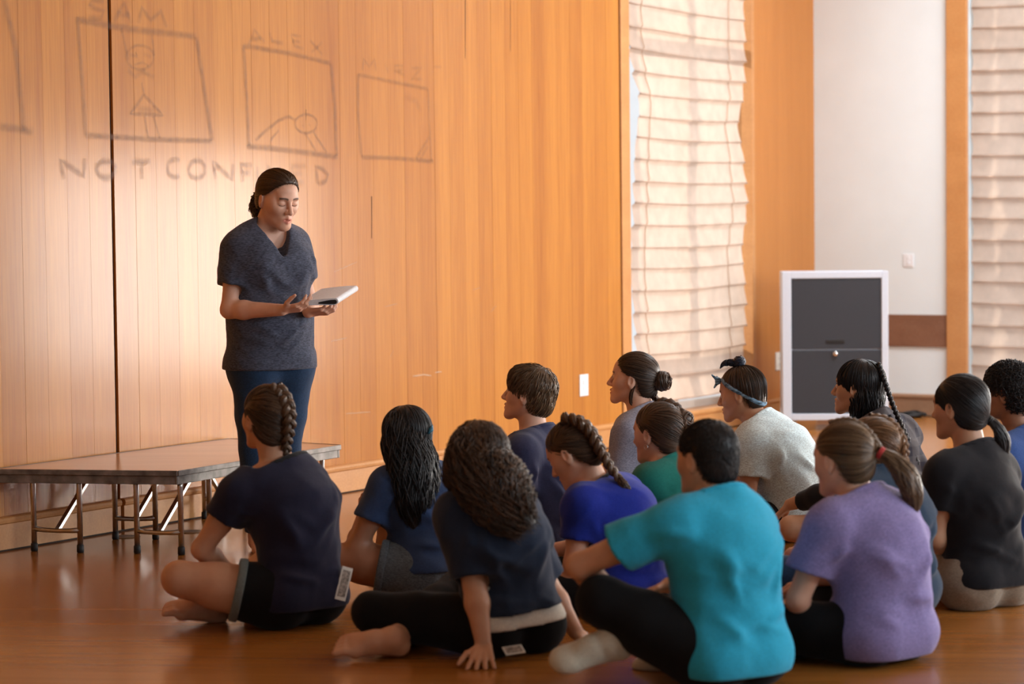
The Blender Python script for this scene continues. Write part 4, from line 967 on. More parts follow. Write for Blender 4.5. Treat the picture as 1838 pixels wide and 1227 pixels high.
        if fs:
            for q in (-1, 1):
                for i in range(5):
                    a_ = bp(q*rs.uniform(.11, .16), rs.uniform(.62, .80), rs.uniform(.02, .08)); b_ = bp(q*rs.uniform(-.08, .08), rs.uniform(.28, .60)); folds.append((a_, b_, rs.uniform(.005, .010)*fs, rs.uniform(.009, .016)))
                for i in range(3):
                    a_ = bp(q*rs.uniform(.12, .17), rs.uniform(.12, .40), .05); b_ = bp(q*rs.uniform(-.06, .06), rs.uniform(.05, .35), .12); folds.append((a_, b_, rs.uniform(.005, .010)*fs, rs.uniform(.008, .014)))
                S, E = J['S'+('L' if q < 0 else 'R')]-org, J['E'+('L' if q < 0 else 'R')]-org
                for i in range(3):
                    a_ = S+J['r2']*q*.02+V3(*rs.uniform(-.05, .05, 3)); folds.append((a_, S+(E-S)*.55+V3(*rs.uniform(-.06, .06, 3)), 0.006*fs, .009))
        fv = nrm(J['f']+J['f2'])
        def wf(X, Y, Z):
            D = wn(X, Y, Z)
            for a_, b_, h_, w_ in folds:
                d = b_-a_; d = d-fv*(d @ fv); x, y, zz = X-a_[0], Y-a_[1], Z-a_[2]; t = np.clip((x*d[0]+y*d[1]+zz*d[2])/(d @ d), -.1, 1.1); fc = x*fv[0]+y*fv[1]+zz*fv[2]
                q2 = (x-t*d[0]-fc*fv[0])**2+(y-t*d[1]-fc*fv[1])**2+(zz-t*d[2]-fc*fv[2])**2; D = D-h_*np.clip(np.sin(math.pi*np.clip(t, 0, 1)), 0, 1)*np.exp(-q2/w_**2/2.5)
            return D
        na_ = cone(J['N']-ndir*.08, J['N']+ndir*.12, nr+.02, nr+.02); cn = nrm(ndir+J['f2']*c.get('ntilt', .30)); cp0 = J['N']+ndir*c.get('nh', .030)
        def post(D, X, Y, Z):
            nd = pdist(na_, X, Y, Z); pd = (X-cp0[0])*cn[0]+(Y-cp0[1])*cn[1]+(Z-cp0[2])*cn[2]
            if not vneck:
                D = np.maximum(D, (-np.maximum(-pd, nd-.05)).astype(np.float32)); col.append(np.maximum(np.maximum(D-.0025, -(pd+.017)), nd-.018).astype(np.float32))
            D = np.maximum(D, -((X-hp_[0])*hn[0]+(Y-hp_[1])*hn[1]+(Z-hp_[2])*hn[2]).astype(np.float32))
            if 'topz' in c: D = np.maximum(D, (Z-c['topz']).astype(np.float32)+0*X+0*Y)
            return D
        ob = grid_solid(name, pr, c.get('h', .0085), c['m'], wf, post)
        if col and c.get('collar', True):
            lo, hi = bounds(pr, .025); lo[2] = max(lo[2], fz-.01); xs, ys, zs = grid(lo, hi, c.get('h', .0085)); V, Q = nets(col[0], xs, ys, zs)
            if len(V): link('collar', mesh_np('collar', V-org, Q), c.get('cm', c['m']), root)
        return ob
    def pants(c, name):
        e = c.get('e', .011); fr = c.get('len', .6); tp = torso_prims(J, min(e, .008), z, bw, 0, 0, spec.get('hip', .92)); pr = tp[:2]+tp[6:8]
        for p in pr: p['cut'] = [(J['P']+V3(0, 0, c.get('top', .10)), V3(0, 0, 1))]
        for q in 'LR':
            H, K, A = J['H'+q], J['K'+q], J['A'+q]; L = leg_prims(J, q, e, z, spec.get('lb', 1.0), False)
            if fr <= 1:
                d = nrm(K-H); cp_ = H+(K-H)*fr
                for p in L: p['cut'] = [(cp_, d)]
                pr += L
                if c.get('cuff'):
                    rr = .094*z*spec.get('lb', 1.0)-.038*z*fr+e+.002; k_ = cone(cp_-d*.03, cp_+d*.03, rr+.004, rr+.001, .01, 1, [(cp_+d*.004, d), (cp_-d*.026, -d)]); grid_solid('cuff', [k_], .006, c['cuff'])
            else:
                cp_ = K+(A-K)*(fr-1); L2 = leg_prims(J, q, e, z, spec.get('lb', 1.0))[2:]
                if c.get('straight'): L2 = [cone(K, A, .055*z+e, c['straight']*z+e, .02)]
                for p in L2: p['cut'] = [(cp_, nrm(A-K))]
                pr += L+L2
        return grid_solid(name, pr, c.get('h', .009), c['m'], wrinkle(spec.get('seed', 1)+50, c.get('wr', .004), .09))
    for c in spec['clothes']:
        if c['k'] == 'shirt': shirt(c, c.get('name', 'shirt'))
        elif c['k'] == 'pants': pants(c, c.get('name', 'trousers'))
        elif c['k'] == 'sock':
            q = c['q']; fp = foot_prims(J['A'+q], J['T'+q], V3(*spec.get('footup', {}).get(q, (0, 0, 1))), z*1.0, False); d = nrm(J['K'+q]-J['A'+q])
            for p in fp: p['ra'] = p.get('ra', 0)+.005; p['rb'] = p.get('rb', 0)+.005
            for p in fp:
                if p['t'] == 'e': p['rad'] = p['rad']+.005
            fp.append(cone(J['A'+q], J['A'+q]+d*.05, .042*z, .041*z, .02, 1, [(J['A'+q]+d*c.get('top', .03), d)])); grid_solid('sock', fp, .005, c['m'], wrinkle(5, .002, .05))
    build_hair(root, spec, J, R, s)
    for ex in spec.get('extras', ()): ex(root, J, R, s, o)
    spec['_J'] = J; spec['_root'] = root
    if spec.get('report'):
        ln = {k: round(float(np.linalg.norm(J[a]-J[b_])), 2) for k, a, b_ in (('uaL', 'SL', 'EL'), ('faL', 'EL', 'QL'), ('uaR', 'SR', 'ER'), ('faR', 'ER', 'QR'), ('thL', 'HL', 'KL'), ('shL', 'KL', 'AL'), ('thR', 'HR', 'KR'), ('shR', 'KR', 'AR'), ('tor', 'P', 'N'), ('nk', 'N', 'H'), ('sho', 'SL', 'SR'))}
        print('LEN', spec['label'][:30], ln, 'zmin', {k: round(float(J[k][2]), 2) for k in ('P', 'KL', 'KR', 'AL', 'AR', 'TL', 'TR', 'QL', 'QR', 'H')})
    return root
REPORT=False

# ---------------------------------------------------------------- cloth colours
CL = dict(navy=cloth_mat('navy_tee', (.014, .014, .034)), blue=cloth_mat('steel_blue_tee', (.030, .060, .15)), slateblue=cloth_mat('dark_blue_top', (.017, .028, .056)), dnavy=cloth_mat('indigo_tee', (.028, .032, .080)),
          cobalt=cloth_mat('cobalt_tee', (.012, .030, .32)), bgrey=cloth_mat('blue_grey_tee', (.26, .28, .37), .3), green=cloth_mat('emerald_tee', (.010, .17, .14)), teal=cloth_mat('teal_tee', (.026, .40, .62)),
          grey=cloth_mat('heather_grey_tee', (.58, .72, .78), .3), purple=cloth_mat('lavender_tee', (.235, .20, .42), .22), deep=cloth_mat('deep_blue_shirt', (.020, .045, .085)), black=cloth_mat('black_tee', (.011, .012, .016)),
          royal=cloth_mat('blue_tee', (.035, .085, .27)), heather=cloth_mat('heather_navy_tee', (.064, .073, .108), .45, 150), plaid=plaid_mat('dark_plaid_flannel', (.060, .052, .060), (.024, .022, .036), (.085, .075, .080)),
          pblack=cloth_mat('black_leggings', (.006, .006, .007), sheen=.05), denim=cloth_mat('dark_denim', (.015, .040, .092), .3, 300), ldenim=cloth_mat('faded_denim', (.10, .13, .16), .35), khaki=cloth_mat('khaki_cotton', (.30, .25, .19), .2),
          sock=cloth_mat('white_sock', (.55, .52, .42)), white=cloth_mat('white_cotton', (.70, .66, .58)), camo=cloth_mat('olive_shorts', (.06, .065, .035), .5, 30), cuff=cloth_mat('shorts_lining', (.15, .17, .16)), collar=cloth_mat('black_binding', (.012, .012, .013)),
          bandana=cloth_mat('bandana', (.16, .27, .38), .75, 70))
RED = plain('red_elastic', (.55, .05, .05), .7); BLUECLIP = plain('teal_clip', (.03, .16, .24), .35); SILVER = M['chrome']
PH = plain('phone_case', (.72, .66, .58), .5); PHS = plain('phone_glass', (.01, .01, .012), .15)
AUD = 'seated audience on the floor'
def stud(q, dz=-.034, r=.0035):
    def f(root, J, R, s, o):
        c = o+R @ (V3(q*.084, -.004, dz)*s)-np.array(root.location); MB().tube([c-R @ V3(0, 0, r), c-R @ V3(0, 0, r*.5), c+R @ V3(0, 0, r*.5), c+R @ V3(0, 0, r)], [r*.5, r, r, r*.5], 8).build('earring', SILVER, root, True)
    return f
def hoop(q):
    def f(root, J, R, s, o):
        c = o+R @ (V3(q*.084, -.002, -.046)*s)-np.array(root.location); a = np.linspace(0, 6.283, 18)
        MB().tube([c+R @ V3(0, math.cos(t)*.008, math.sin(t)*.010) for t in a], .0013, 5, cap=False).build('earring', SILVER, root, True)
    return f
def bandana(root, J, R, s, o):
    cp = cap_prims(s, .014); c0 = V3(0, -.014, .036)*s; a = np.linspace(0, 2*math.pi, 64, endpoint=False); rows = []
    for off in (-.013, -.006, .006, .013):
        P = np.stack([np.sin(a)*.085, -.012-np.cos(a)*.098, .016-.076*np.cos(a)+off], 1)*s; d = nrm_rows(P-c0); r = radial(cp, c0, d)+(.0045 if abs(off) < .01 else .0005); rows.append(c0+d*r[:, None])
    V = np.stack(rows, 0); n, m, _ = V.shape; idx = np.arange(n*m).reshape(n, m); nx = np.roll(idx, -1, 1)
    Q = np.stack([idx[:-1], nx[:-1], nx[1:], idx[1:]], -1).reshape(-1, 4); bd = link('bandana', mesh_np('bandana', V.reshape(-1, 3) @ R.T+o-np.array(root.location), Q), CL['bandana'], root)
    pr = [ell(V3(-.012, .098, .078)*s, V3(.017, .012, .014)*s)]
    for x, y, zz in ((-.055, .112, .110), (-.048, .112, .050), (.030, .116, .098)): pr.append(cone(V3(-.012, .098, .078)*s, V3(x, y, zz)*s, .010*s, .004*s, .01))
    lo, hi = bounds(pr, .01); g = grid(lo, hi, .003); V, Q = nets(evalg(pr, *g), *g); link('bandana_knot', mesh_np('bandana_knot', V @ R.T+o-np.array(root.location), Q), CL['bandana'], root)
P = []
# 1 girl with the braid, front left
P.append(dict(label='person in navy tee and shorts with one back braid, seated nearest the stage', s=504, bx=548, yaw=42, hyaw=38, hpitch=6, lean=.13, hs=.865, seed=11, skin='tan', group=AUD, bw=.82, hip=.78, lb=1.18,
    px=dict(P=(530, 1066), W=(537, 980, .02), N=(502, 838, .08), C=(522, 905, .05), H=(479, 753, .09), SL=(426, 890, -.04), SR=(540, 866, .18), EL=(362, 985, -.02), QL=(420, 1035, .17), ER=(545, 965, .36), QR=(440, 1020, .27),
            KL=(322, 1038, -.10), AL=(470, 1085, .20), TL=(575, 1098, .26), KR=(520, 990, .40), AR=(385, 1088, .07), TR=(283, 1072, -.03)), footup=dict(R=(-.2, -.5, .9)),
    hand=dict(L=dict(d=(.5, .7, -.5)), R=dict(d=(-.9, -.2, -.3))),
    clothes=[dict(k='shirt', m=CL['navy'], sleeve=.42, hem=.07, e=.020, se=.014, wr=.006, cm=CL['collar'], h=.0075, ne=.020, nh=.012), dict(k='pants', name='shorts', m=CL['pblack'], len=.42, cuff=CL['cuff'], e=.014)],
    hair=dict(mat='brown', flow=('braid', [(0, .0, .125), (.012, -.08, .095), (.014, -.118, .03), (.018, -.110, -.03), (.022, -.085, -.075)]), th=.012, n=760, low=-.095,
        parts=[dict(k='braid', pts=[(.006, -.03, .128), (.012, -.095, .092), (.014, -.128, .030), (.018, -.120, -.035), (.026, -.098, -.090), (.040, -.090, -.150)], w=.056, turns=3.2, taper=.5),
               dict(k='lock', pts=[(.039, -.090, -.143), (.046, -.088, -.175), (.050, -.080, -.195)], r=[.012, .012, .004], n=50)])))
# 2 long black hair
P.append(dict(label='person with long loose black hair and blue sleeves, elbow on knee', s=465, bx=768, yaw=48, hyaw=42, hpitch=0, lean=.14, hs=.76, seed=12, skin='brown', group=AUD, bw=.85, hip=.82, shoulder=.150, lb=1.1,
    px=dict(P=(768, 1022), W=(766, 955, .03), N=(742, 852, .10), C=(755, 900, .07), H=(727, 786, .10), SL=(694, 872, -.05), SR=(790, 866, .20), EL=(640, 982, -.08), QL=(652, 925, .12), ER=(760, 960, .38), QR=(690, 930, .38),
            KL=(592, 1000, -.06), AL=(720, 1046, .20), TL=(790, 1050, .3), KR=(704, 952, .38), AR=(696, 1040, .30), TR=(650, 1052, .25)), hand=dict(L=dict(d=(.1, .35, .8), n=(.6, .6, 0)), R=dict(d=(-.7, -.4, .1))),
    clothes=[dict(k='shirt', m=CL['blue'], sleeve=.56, hem=.10, e=.016, se=.010), dict(k='pants', name='shorts', m=CL['ldenim'], len=.40, cuff=CL['ldenim'], e=.013)],
    hair=dict(mat='black', flow=('radial', (0, .2, .98), 1.5), th=.016, n=700, line=[(-.13, -.05), (-.085, -.01), (-.055, .02), (-.025, .035), (0, .045), (.03, .055), (.06, .07), (.085, .086), (.13, .2)],
        parts=[dict(k='lock', name='loose_hair', pts=[('p', 728, 757, .10), ('p', 731, 790, .03), ('p', 742, 840, -.035), ('p', 748, 895, -.065), ('p', 752, 948, -.075)], r=[.080, .104, .112, .106, .090, .050], n=700, wave=.16, freq=2.2, flat=.62, frizz=.09, sr=.0023),
               dict(k='lock', name='loose_hair', pts=[(-.070, .02, .04), (-.086, .012, -.04), (-.080, .0, -.12)], r=[.02, .026, .020, .008], n=130, wave=.1, flat=.7),
               dict(k='clip', pts=[(.045, -.118, .055), (.015, -.128, .025)], m=BLUECLIP)])))
# 3 curly hair, leaning on her hand
def c_undershirt(root, J, R, s, o):
    pass
P.append(dict(label='person with long brown curly hair in dark blue top, leaning on one hand', s=542, bx=925, yaw=30, hyaw=30, hpitch=0, lean=.0, hs=.77, seed=13, skin='tan', group=AUD, bw=.88, hip=.80,
    px=dict(P=(916, 1118), W=(908, 1040, .0), N=(872, 900, -.02), C=(890, 960, -.03), H=(858, 825, .02), SL=(822, 925, -.09), SR=(928, 922, .10), EL=(852, 1052, -.14), QL=(868, 1158, -.20), ER=(985, 1055, .14), QR=(1035, 1136, .12),
            KL=(668, 1098, .05), AL=(770, 1150, .24), TL=(880, 1160, .30), KR=(820, 1060, .42), AR=(705, 1146, -.10), TR=(600, 1142, -.14)), footup=dict(R=(-.1, -.6, .8)),
    hand=dict(L=dict(d=(-.05, -.75, -.32), n=(.0, .2, -1), curl=.22, spread=.20, thumb=.2, s=1.0), R=dict(d=(.55, -.35, -.35), n=(.0, 0, -1), curl=.2, spread=.16)),
    clothes=[dict(k='shirt', m=CL['slateblue'], sleeve=.86, hem=.155, hemr=-.10, e=.020, se=.012, wr=.006, h=.0075), dict(k='shirt', name='undershirt', m=CL['white'], sleeve=.3, hem=.105, hemr=-.08, e=.0135, se=0, wr=.001, collar=False, topz=.24, folds=0),
             dict(k='pants', m=CL['pblack'], len=1.72, e=.016, top=.09)],
    hair=dict(mat='curly', flow=('radial', (0, .1, .99), 1.4), th=.020, n=700, wavy=(.004, 3), line=[(-.13, -.05), (-.085, .0), (-.055, .03), (-.025, .04), (0, .05), (.03, .058), (.06, .07), (.085, .086), (.13, .2)],
        parts=[dict(k='lock', name='loose_hair', pts=[('p', 855, 790, .01), ('p', 862, 825, -.06), ('p', 886, 872, -.13), ('p', 916, 915, -.165), ('p', 946, 950, -.17)], r=[.080, .112, .122, .110, .088, .045], n=1000, wave=.10, freq=4.5, curl=.012, flat=.62, frizz=.12, sr=.0022, m=34),
               dict(k='lock', name='loose_hair', pts=[(-.07, .0, .05), (-.095, -.02, -.03), (-.09, -.04, -.12)], r=[.03, .042, .040, .015], n=200, wave=.1, freq=4, curl=.012, flat=.8, m=34)])))
# 4 boy in navy, profile
P.append(dict(label='person with short brown hair in navy tee, in profile before the fir wall', s=431, bx=968, yaw=62, hyaw=70, hpitch=9, lean=.05, hs=.85, seed=14, skin='fair', group=AUD, shoulder=.18, eyes=True, gaze=.1,
    px=dict(P=(985, 975), W=(982, 905, .0), N=(958, 782, .04), C=(962, 850, .02), H=(949, 708, .05), SL=(934, 815, -.15), SR=(990, 800, .20), EL=(925, 915, -.20), QL=(880, 960, .0), KL=(860, 975, -.2), KR=(900, 940, .3)), face=dict(jaw=1.1),
    clothes=[dict(k='shirt', m=CL['dnavy'], sleeve=.6, hem=.09, e=.020, wr=.006), dict(k='pants', m=CL['pblack'], len=1.8)],
    hair=dict(mat='light', flow=('radial', (0, -.35, .94), .40), th=.014, n=1000, lift=.006, endlift=.004, line=[(-.13, -.078), (-.085, -.062), (-.055, -.045), (-.03, -.030), (.0, -.020), (.014, .008), (.026, .046), (.045, .072), (.065, .092), (.09, .106), (.13, .2)], low=-.078, bulge=[((0, .045, .075), (.060, .050, .042), .02)])))
# 5 cobalt tee, head bent down
P.append(dict(label='person in a bright cobalt blue tee with a brown French braid, head bent down', s=490, bx=1105, yaw=50, hyaw=62, hpitch=-30, hroll=0, lean=.22, hs=.74, seed=15, skin='fair', group=AUD, bw=.85, hip=.8,
    px=dict(P=(1120, 1068), W=(1128, 985, .0), N=(1072, 882, .10), C=(1100, 925, .05), H=(1030, 815, .12), SL=(1046, 908, -.08), SR=(1120, 888, .20), EL=(1030, 1010, -.08), QL=(1015, 1080, .10), KL=(930, 1075, -.05), KR=(1040, 1050, .4)),
    clothes=[dict(k='shirt', m=CL['cobalt'], sleeve=.58, hem=.08, e=.018, cm=CL['collar'], nr=.064), dict(k='pants', m=CL['pblack'], len=1.8)],
    hair=dict(mat='brown', flow=('braid', [(0, .03, .120), (.012, -.06, .110), (.02, -.115, .04), (.02, -.115, -.02)]), th=.012, n=700,
        parts=[dict(k='braid', pts=[('p', 1012, 752, .10), ('p', 1038, 756, .06), ('p', 1062, 778, .04), ('p', 1080, 812, .02), ('p', 1098, 842, -.01), ('p', 1112, 860, -.03)], w=.056, turns=3.4, taper=.55),
               dict(k='lock', pts=[('p', 1111, 858, -.03), ('p', 1122, 872, -.04), ('p', 1132, 880, -.045)], r=[.012, .016, .005], n=70)])))
# 6 girl with the low bun, profile against the shade
P.append(dict(label='person with dark low bun and blue-grey tee before the sunlit shade', s=398, bx=1165, yaw=66, hyaw=76, hpitch=6, lean=.06, hs=.85, seed=16, skin='fair', group=AUD,
    px=dict(P=(1178, 925), W=(1172, 860, .0), N=(1152, 745, .03), C=(1158, 800, .0), H=(1136, 681, .05), SL=(1128, 782, -.15), SR=(1180, 765, .18), EL=(1110, 880, -.2)), nose=1.3,
    clothes=[dict(k='shirt', m=CL['bgrey'], sleeve=.85, hem=.09, e=.016), dict(k='pants', m=CL['pblack'], len=1.8)],
    hair=dict(mat='dark', flow=('tie', (.01, -.110, .02)), th=.012, n=760, 
        parts=[dict(k='bun', pts=[(.0, -.140, .008)], r=.043, n=70), dict(k='lock', name='loose_hair', pts=[(-.074, -.022, -.02), (-.070, -.012, -.06), (-.062, -.012, -.10), (-.050, -.035, -.135)], r=[.006, .008, .006, .002], n=26, sr=.0014, core=False, wave=.1),
               dict(k='lock', name='loose_hair', pts=[(0, -.10, -.03), (.0, -.11, -.07), (.01, -.125, -.10)], r=[.016, .015, .012, .004], n=60, wave=.2)])))
# 7 green tee
P.append(dict(label='person in an emerald green tee with a pinned-up brown braid and a hoop earring', s=458, bx=1215, yaw=45, hyaw=50, hpitch=-3, lean=.14, hs=.77, seed=17, skin='fair', group=AUD,
    px=dict(P=(1235, 1035), W=(1230, 960, .02), N=(1200, 838, .08), C=(1212, 890, .05), H=(1180, 779, .10), SL=(1166, 872, -.06), SR=(1250, 860, .18), EL=(1150, 960, .05)),
    clothes=[dict(k='shirt', m=CL['green'], sleeve=.6, hem=.08, e=.018), dict(k='pants', m=CL['pblack'], len=1.8)], extras=[hoop(-1)],
    hair=dict(mat='brown', flow=('braid', [(.03, .03, .118), (.045, -.05, .10), (.045, -.10, .04), (.03, -.105, -.03)]), th=.012, n=700,
        parts=[dict(k='braid', pts=[(.022, .02, .122), (.040, -.05, .112), (.045, -.105, .055), (.035, -.122, -.01), (.02, -.112, -.065)], w=.050, turns=3, taper=.8), dict(k='bun', pts=[(.055, -.100, .055)], r=.036, n=50)])))
# 8 boy in teal, front centre
P.append(dict(label='person in a teal tee and white socks with short black hair, front centre', s=587, bx=1325, yaw=35, hyaw=42, hpitch=-2, lean=.10, hs=.835, seed=18, skin='tan', group=AUD, shoulder=.185, bw=.98, scale=1.0, ab=1.05, socks='LR',
    px=dict(P=(1308, 1168), W=(1304, 1075, .02), N=(1287, 905, .05), C=(1298, 985, .03), H=(1268, 824, .09), SL=(1205, 945, -.06), SR=(1350, 945, .18), EL=(1038, 1015, .0), QL=(1108, 1068, .18), ER=(1330, 1040, .42), QR=(1200, 1050, .40),
            KL=(1080, 1078, -.02), AL=(1225, 1160, .22), TL=(1150, 1172, .32), KR=(1235, 1122, .30), AR=(1096, 1150, -.04), TR=(946, 1180, -.09)), footup=dict(R=(-.1, -.5, .85)), lb=1.15, hip=.86,
    hand=dict(L=dict(d=(.6, .6, -.5)), R=dict(d=(-.9, -.1, -.3), n=(0, -.3, -.9))),
    clothes=[dict(k='shirt', m=CL['teal'], sleeve=.58, hem=.045, e=.022, se=.022, wr=.008, wl=.13, h=.0075), dict(k='pants', m=CL['pblack'], len=1.58, e=.018, top=.08), dict(k='sock', q='L', m=CL['sock'], top=.035), dict(k='sock', q='R', m=CL['sock'], top=.035)],
    hair=dict(mat='black', flow=('radial', (0, -.4, .9), .12, .04), th=.010, n=1700, lift=.002, endlift=.0012, sr=.0015, low=-.080)))
# 9 grey tee with top knot
P.append(dict(label='person in a heather grey tee with a blue bandana headband and top knot', s=400, bx=1410, yaw=62, hyaw=68, hpitch=-8, lean=.22, hs=.79, seed=19, skin='tan', group=AUD, bw=1.12,
    px=dict(P=(1418, 938), W=(1425, 875, .0), N=(1362, 763, .02), C=(1395, 812, -.02), H=(1331, 708, .05), SL=(1350, 800, -.15), SR=(1395, 775, .18), EL=(1342, 895, -.18), QL=(1300, 930, -.05), KL=(1335, 925, -.22), AL=(1375, 965, .05), KR=(1350, 915, .34), AR=(1355, 960, .18)), eyes=True,
    clothes=[dict(k='shirt', m=CL['grey'], sleeve=.58, hem=.09, e=.024, se=.016, wr=.008), dict(k='pants', m=CL['pblack'], len=1.8)],
    hair=dict(mat='dark', flow=('tie', (0, -.01, .13)), th=.014, n=720, low=-.07,
        parts=[dict(k='bun', pts=[(.0, -.012, .155)], r=.027, n=45, mat='blue', axis=(0, 0, 1)), dict(k='lock', name='bun', mat='blue', pts=[(0, -.01, .14), (.0, .03, .155), (0, .07, .150), (.0, .085, .135)], r=[.012, .022, .016, .003], n=90, wave=.2, flat=.7)]), face=dict(jaw=1.12, cheek=1.15), extras=[bandana]))
# 10 lavender tee
P.append(dict(label='person in lavender tee with light brown ponytail and red hair tie', s=558, bx=1585, yaw=40, hyaw=42, hpitch=-6, lean=.16, hs=.79, seed=20, skin='fair', group=AUD, bw=.92, hip=.80, shoulder=.160,
    px=dict(P=(1578, 1130), W=(1582, 1045, .02), N=(1545, 905, .08), C=(1565, 970, .05), H=(1512, 826, .12), SL=(1485, 948, -.06), SR=(1605, 930, .16), EL=(1432, 1075, -.05), QL=(1440, 1120, .16), KL=(1400, 1125, .02), AL=(1500, 1175, .2), KR=(1500, 1070, .45)),
    clothes=[dict(k='shirt', m=CL['purple'], sleeve=.62, hem=.025, e=.024, se=.018, hollow=False, wr=.008, wl=.12, h=.0075), dict(k='pants', m=CL['pblack'], len=1.75, e=.018)],
    hair=dict(mat='light', flow=('tie', (.055, -.105, .02)), th=.012, n=820, low=-.085,
        parts=[dict(k='braid', pts=[(-.010, .03, .122), (.018, -.03, .128), (.036, -.085, .092), (.052, -.118, .030)], w=.030, turns=3.4, taper=.9), dict(k='braid', pts=[(.045, .03, .108), (.066, -.03, .100), (.072, -.08, .062), (.060, -.118, .025)], w=.030, turns=3.2, taper=.9),
               dict(k='tie', pts=[(.056, -.124, .016), (.064, -.140, .004)], r=.017, m=RED),
               dict(k='lock', pts=[(.054, -.116, .022), (.075, -.155, -.012), (.105, -.185, -.075), (.125, -.190, -.145), (.135, -.180, -.185)], r=[.014, .030, .040, .036, .020], n=420, wave=.12, freq=1.6, sr=.0019, flat=.8, ends=.2)])))
# 11 behind the lavender tee
P.append(dict(label='person with auburn braid and deep blue shirt, mostly hidden behind the lavender tee', s=512, bx=1615, yaw=42, hyaw=44, hpitch=0, lean=.14, hs=.74, seed=21, skin='fair', group=AUD, bw=.85, hip=.8,
    px=dict(P=(1592, 1052), W=(1594, 985, .02), N=(1575, 868, .08), C=(1588, 925, .04), H=(1562, 812, .12), SR=(1612, 895, .16), SL=(1535, 895, -.04), KR=(1605, 1010, .34), AR=(1570, 1045, .28), TR=(1520, 1055, .25), ER=(1632, 965, .14), QR=(1590, 1005, .22)),
    clothes=[dict(k='shirt', m=CL['deep'], sleeve=.6, hem=.03, e=.024, wr=.006), dict(k='pants', m=CL['denim'], len=1.7)],
    hair=dict(mat='auburn', flow=('braid', [(.03, .03, .118), (.045, -.05, .10), (.045, -.10, .04), (.03, -.11, -.03)]), th=.012, n=520, parts=[dict(k='braid', pts=[(.022, .02, .122), (.045, -.05, .110), (.050, -.108, .050), (.045, -.122, -.02), (.04, -.11, -.10)], w=.040, turns=4)])))
# 12 plaid shirt, long thin braid
P.append(dict(label='person with black hair, long thin braid and dark plaid flannel before the cabinet', s=422, bx=1590, yaw=55, hyaw=64, hpitch=4, lean=.10, hs=.84, seed=22, skin='olive', group=AUD, 
    px=dict(P=(1600, 945), W=(1605, 875, .02), N=(1565, 762, .05), C=(1582, 820, .02), H=(1540, 697, .08), SL=(1530, 802, -.14), SR=(1618, 778, .16), EL=(1490, 885, -.15), QL=(1418, 905, .0), KL=(1420, 948, -.12), AL=(1520, 965, .15), TL=(1600, 975, .2), KR=(1530, 930, .30), AR=(1470, 968, .05), TR=(1405, 985, -.02)),
    hand=dict(L=dict(d=(-.6, .2, -.6))),
    clothes=[dict(k='shirt', m=CL['plaid'], sleeve=dict(L=.2, R=.6), hem=.06, e=.024, wr=.012, wl=.09), dict(k='shirt', name='black_sleeved_top', m=CL['black'], sleeve=dict(L=1.75, R=.5), hem=.09, e=.014, wr=.004), dict(k='pants', name='shorts', m=CL['camo'], len=.72, e=.02)],
    hair=dict(mat='black', flow=('radial', (0, .0, 1), 1.5), th=.014, n=760, line=[(-.13, -.01), (-.085, .01), (-.055, .02), (-.025, .03), (0, .04), (.03, .052), (.06, .07), (.085, .086), (.13, .2)], low=-.10,
        parts=[dict(k='lock', name='loose_hair', pts=[(.0, -.03, .03), (0, -.045, -.04), (0, -.045, -.10), (.0, -.04, -.135)], r=[.07, .094, .092, .080], n=420, wave=.03, flat=.78, frizz=.03, ends=.12),
               dict(k='braid', pts=[('p', 1577, 652, .03), ('p', 1590, 690, -.02), ('p', 1604, 730, -.05), ('p', 1624, 776, -.06), ('p', 1644, 822, -.07), ('p', 1658, 872, -.08)], w=.026, turns=9, taper=.7),
               dict(k='lock', name='loose_hair', pts=[('p', 1596, 745, -.06), ('p', 1612, 790, -.09), ('p', 1624, 835, -.10), ('p', 1626, 872, -.10)], r=[.006, .012, .010, .003], n=40, core=False, wave=.2)])))
# 13 black tee, low ponytail
P.append(dict(label='person in black tee with low black ponytail and khaki shorts', s=489, bx=1755, yaw=36, hyaw=48, hpitch=-2, lean=.10, hs=.863, seed=23, skin='olive', group=AUD, bw=.85, hip=.86, shoulder=.150,
    px=dict(P=(1765, 1040), W=(1762, 965, .02), N=(1745, 815, .06), C=(1752, 890, .02), H=(1722, 732, .09), SL=(1692, 852, -.06), SR=(1792, 846, .15), EL=(1678, 965, -.06), QL=(1705, 992, .14), KL=(1685, 1012, .22), AL=(1760, 1040, .38), KR=(1745, 990, .45)),
    clothes=[dict(k='shirt', m=CL['black'], sleeve=.52, hem=.085, e=.016, wr=.005, nr=.058), dict(k='pants', name='shorts', m=CL['khaki'], len=.7, e=.026, wr=.010)],
    hair=dict(mat='black', flow=('tie', (.045, -.098, -.045)), th=.012, n=900, low=-.085,
        parts=[dict(k='tie', pts=[(.047, -.105, -.052), (.053, -.115, -.062)], r=.014, m=M['black']), dict(k='lock', pts=[(.043, -.098, -.042), (.060, -.122, -.070), (.080, -.135, -.12), (.095, -.130, -.18), (.095, -.12, -.215)], r=[.013, .020, .029, .026, .010], n=260, wave=.05, flat=.8, sr=.0018)])))
# 14 boy in blue, right edge
P.append(dict(label='person in blue tee with short curly black hair at the far right edge', s=445, bx=1850, yaw=45, hyaw=62, hpitch=2, lean=.08, hs=.87, seed=24, skin='brown', group=AUD, shoulder=.185,
    px=dict(P=(1862, 985), W=(1860, 915, .0), N=(1835, 785, .05), C=(1848, 850, .02), H=(1808, 706, .08), SL=(1800, 822, -.12), SR=(1890, 810, .18)),
    clothes=[dict(k='shirt', m=CL['royal'], sleeve=.7, hem=.09, e=.020), dict(k='pants', m=CL['pblack'], len=1.8)],
    hair=dict(mat='black', flow=('radial', (0, -.3, .95), .15, .25), th=.018, n=1300, lift=.008, endlift=.006, sr=.0018, wavy=(.003, 3), low=-.070)))
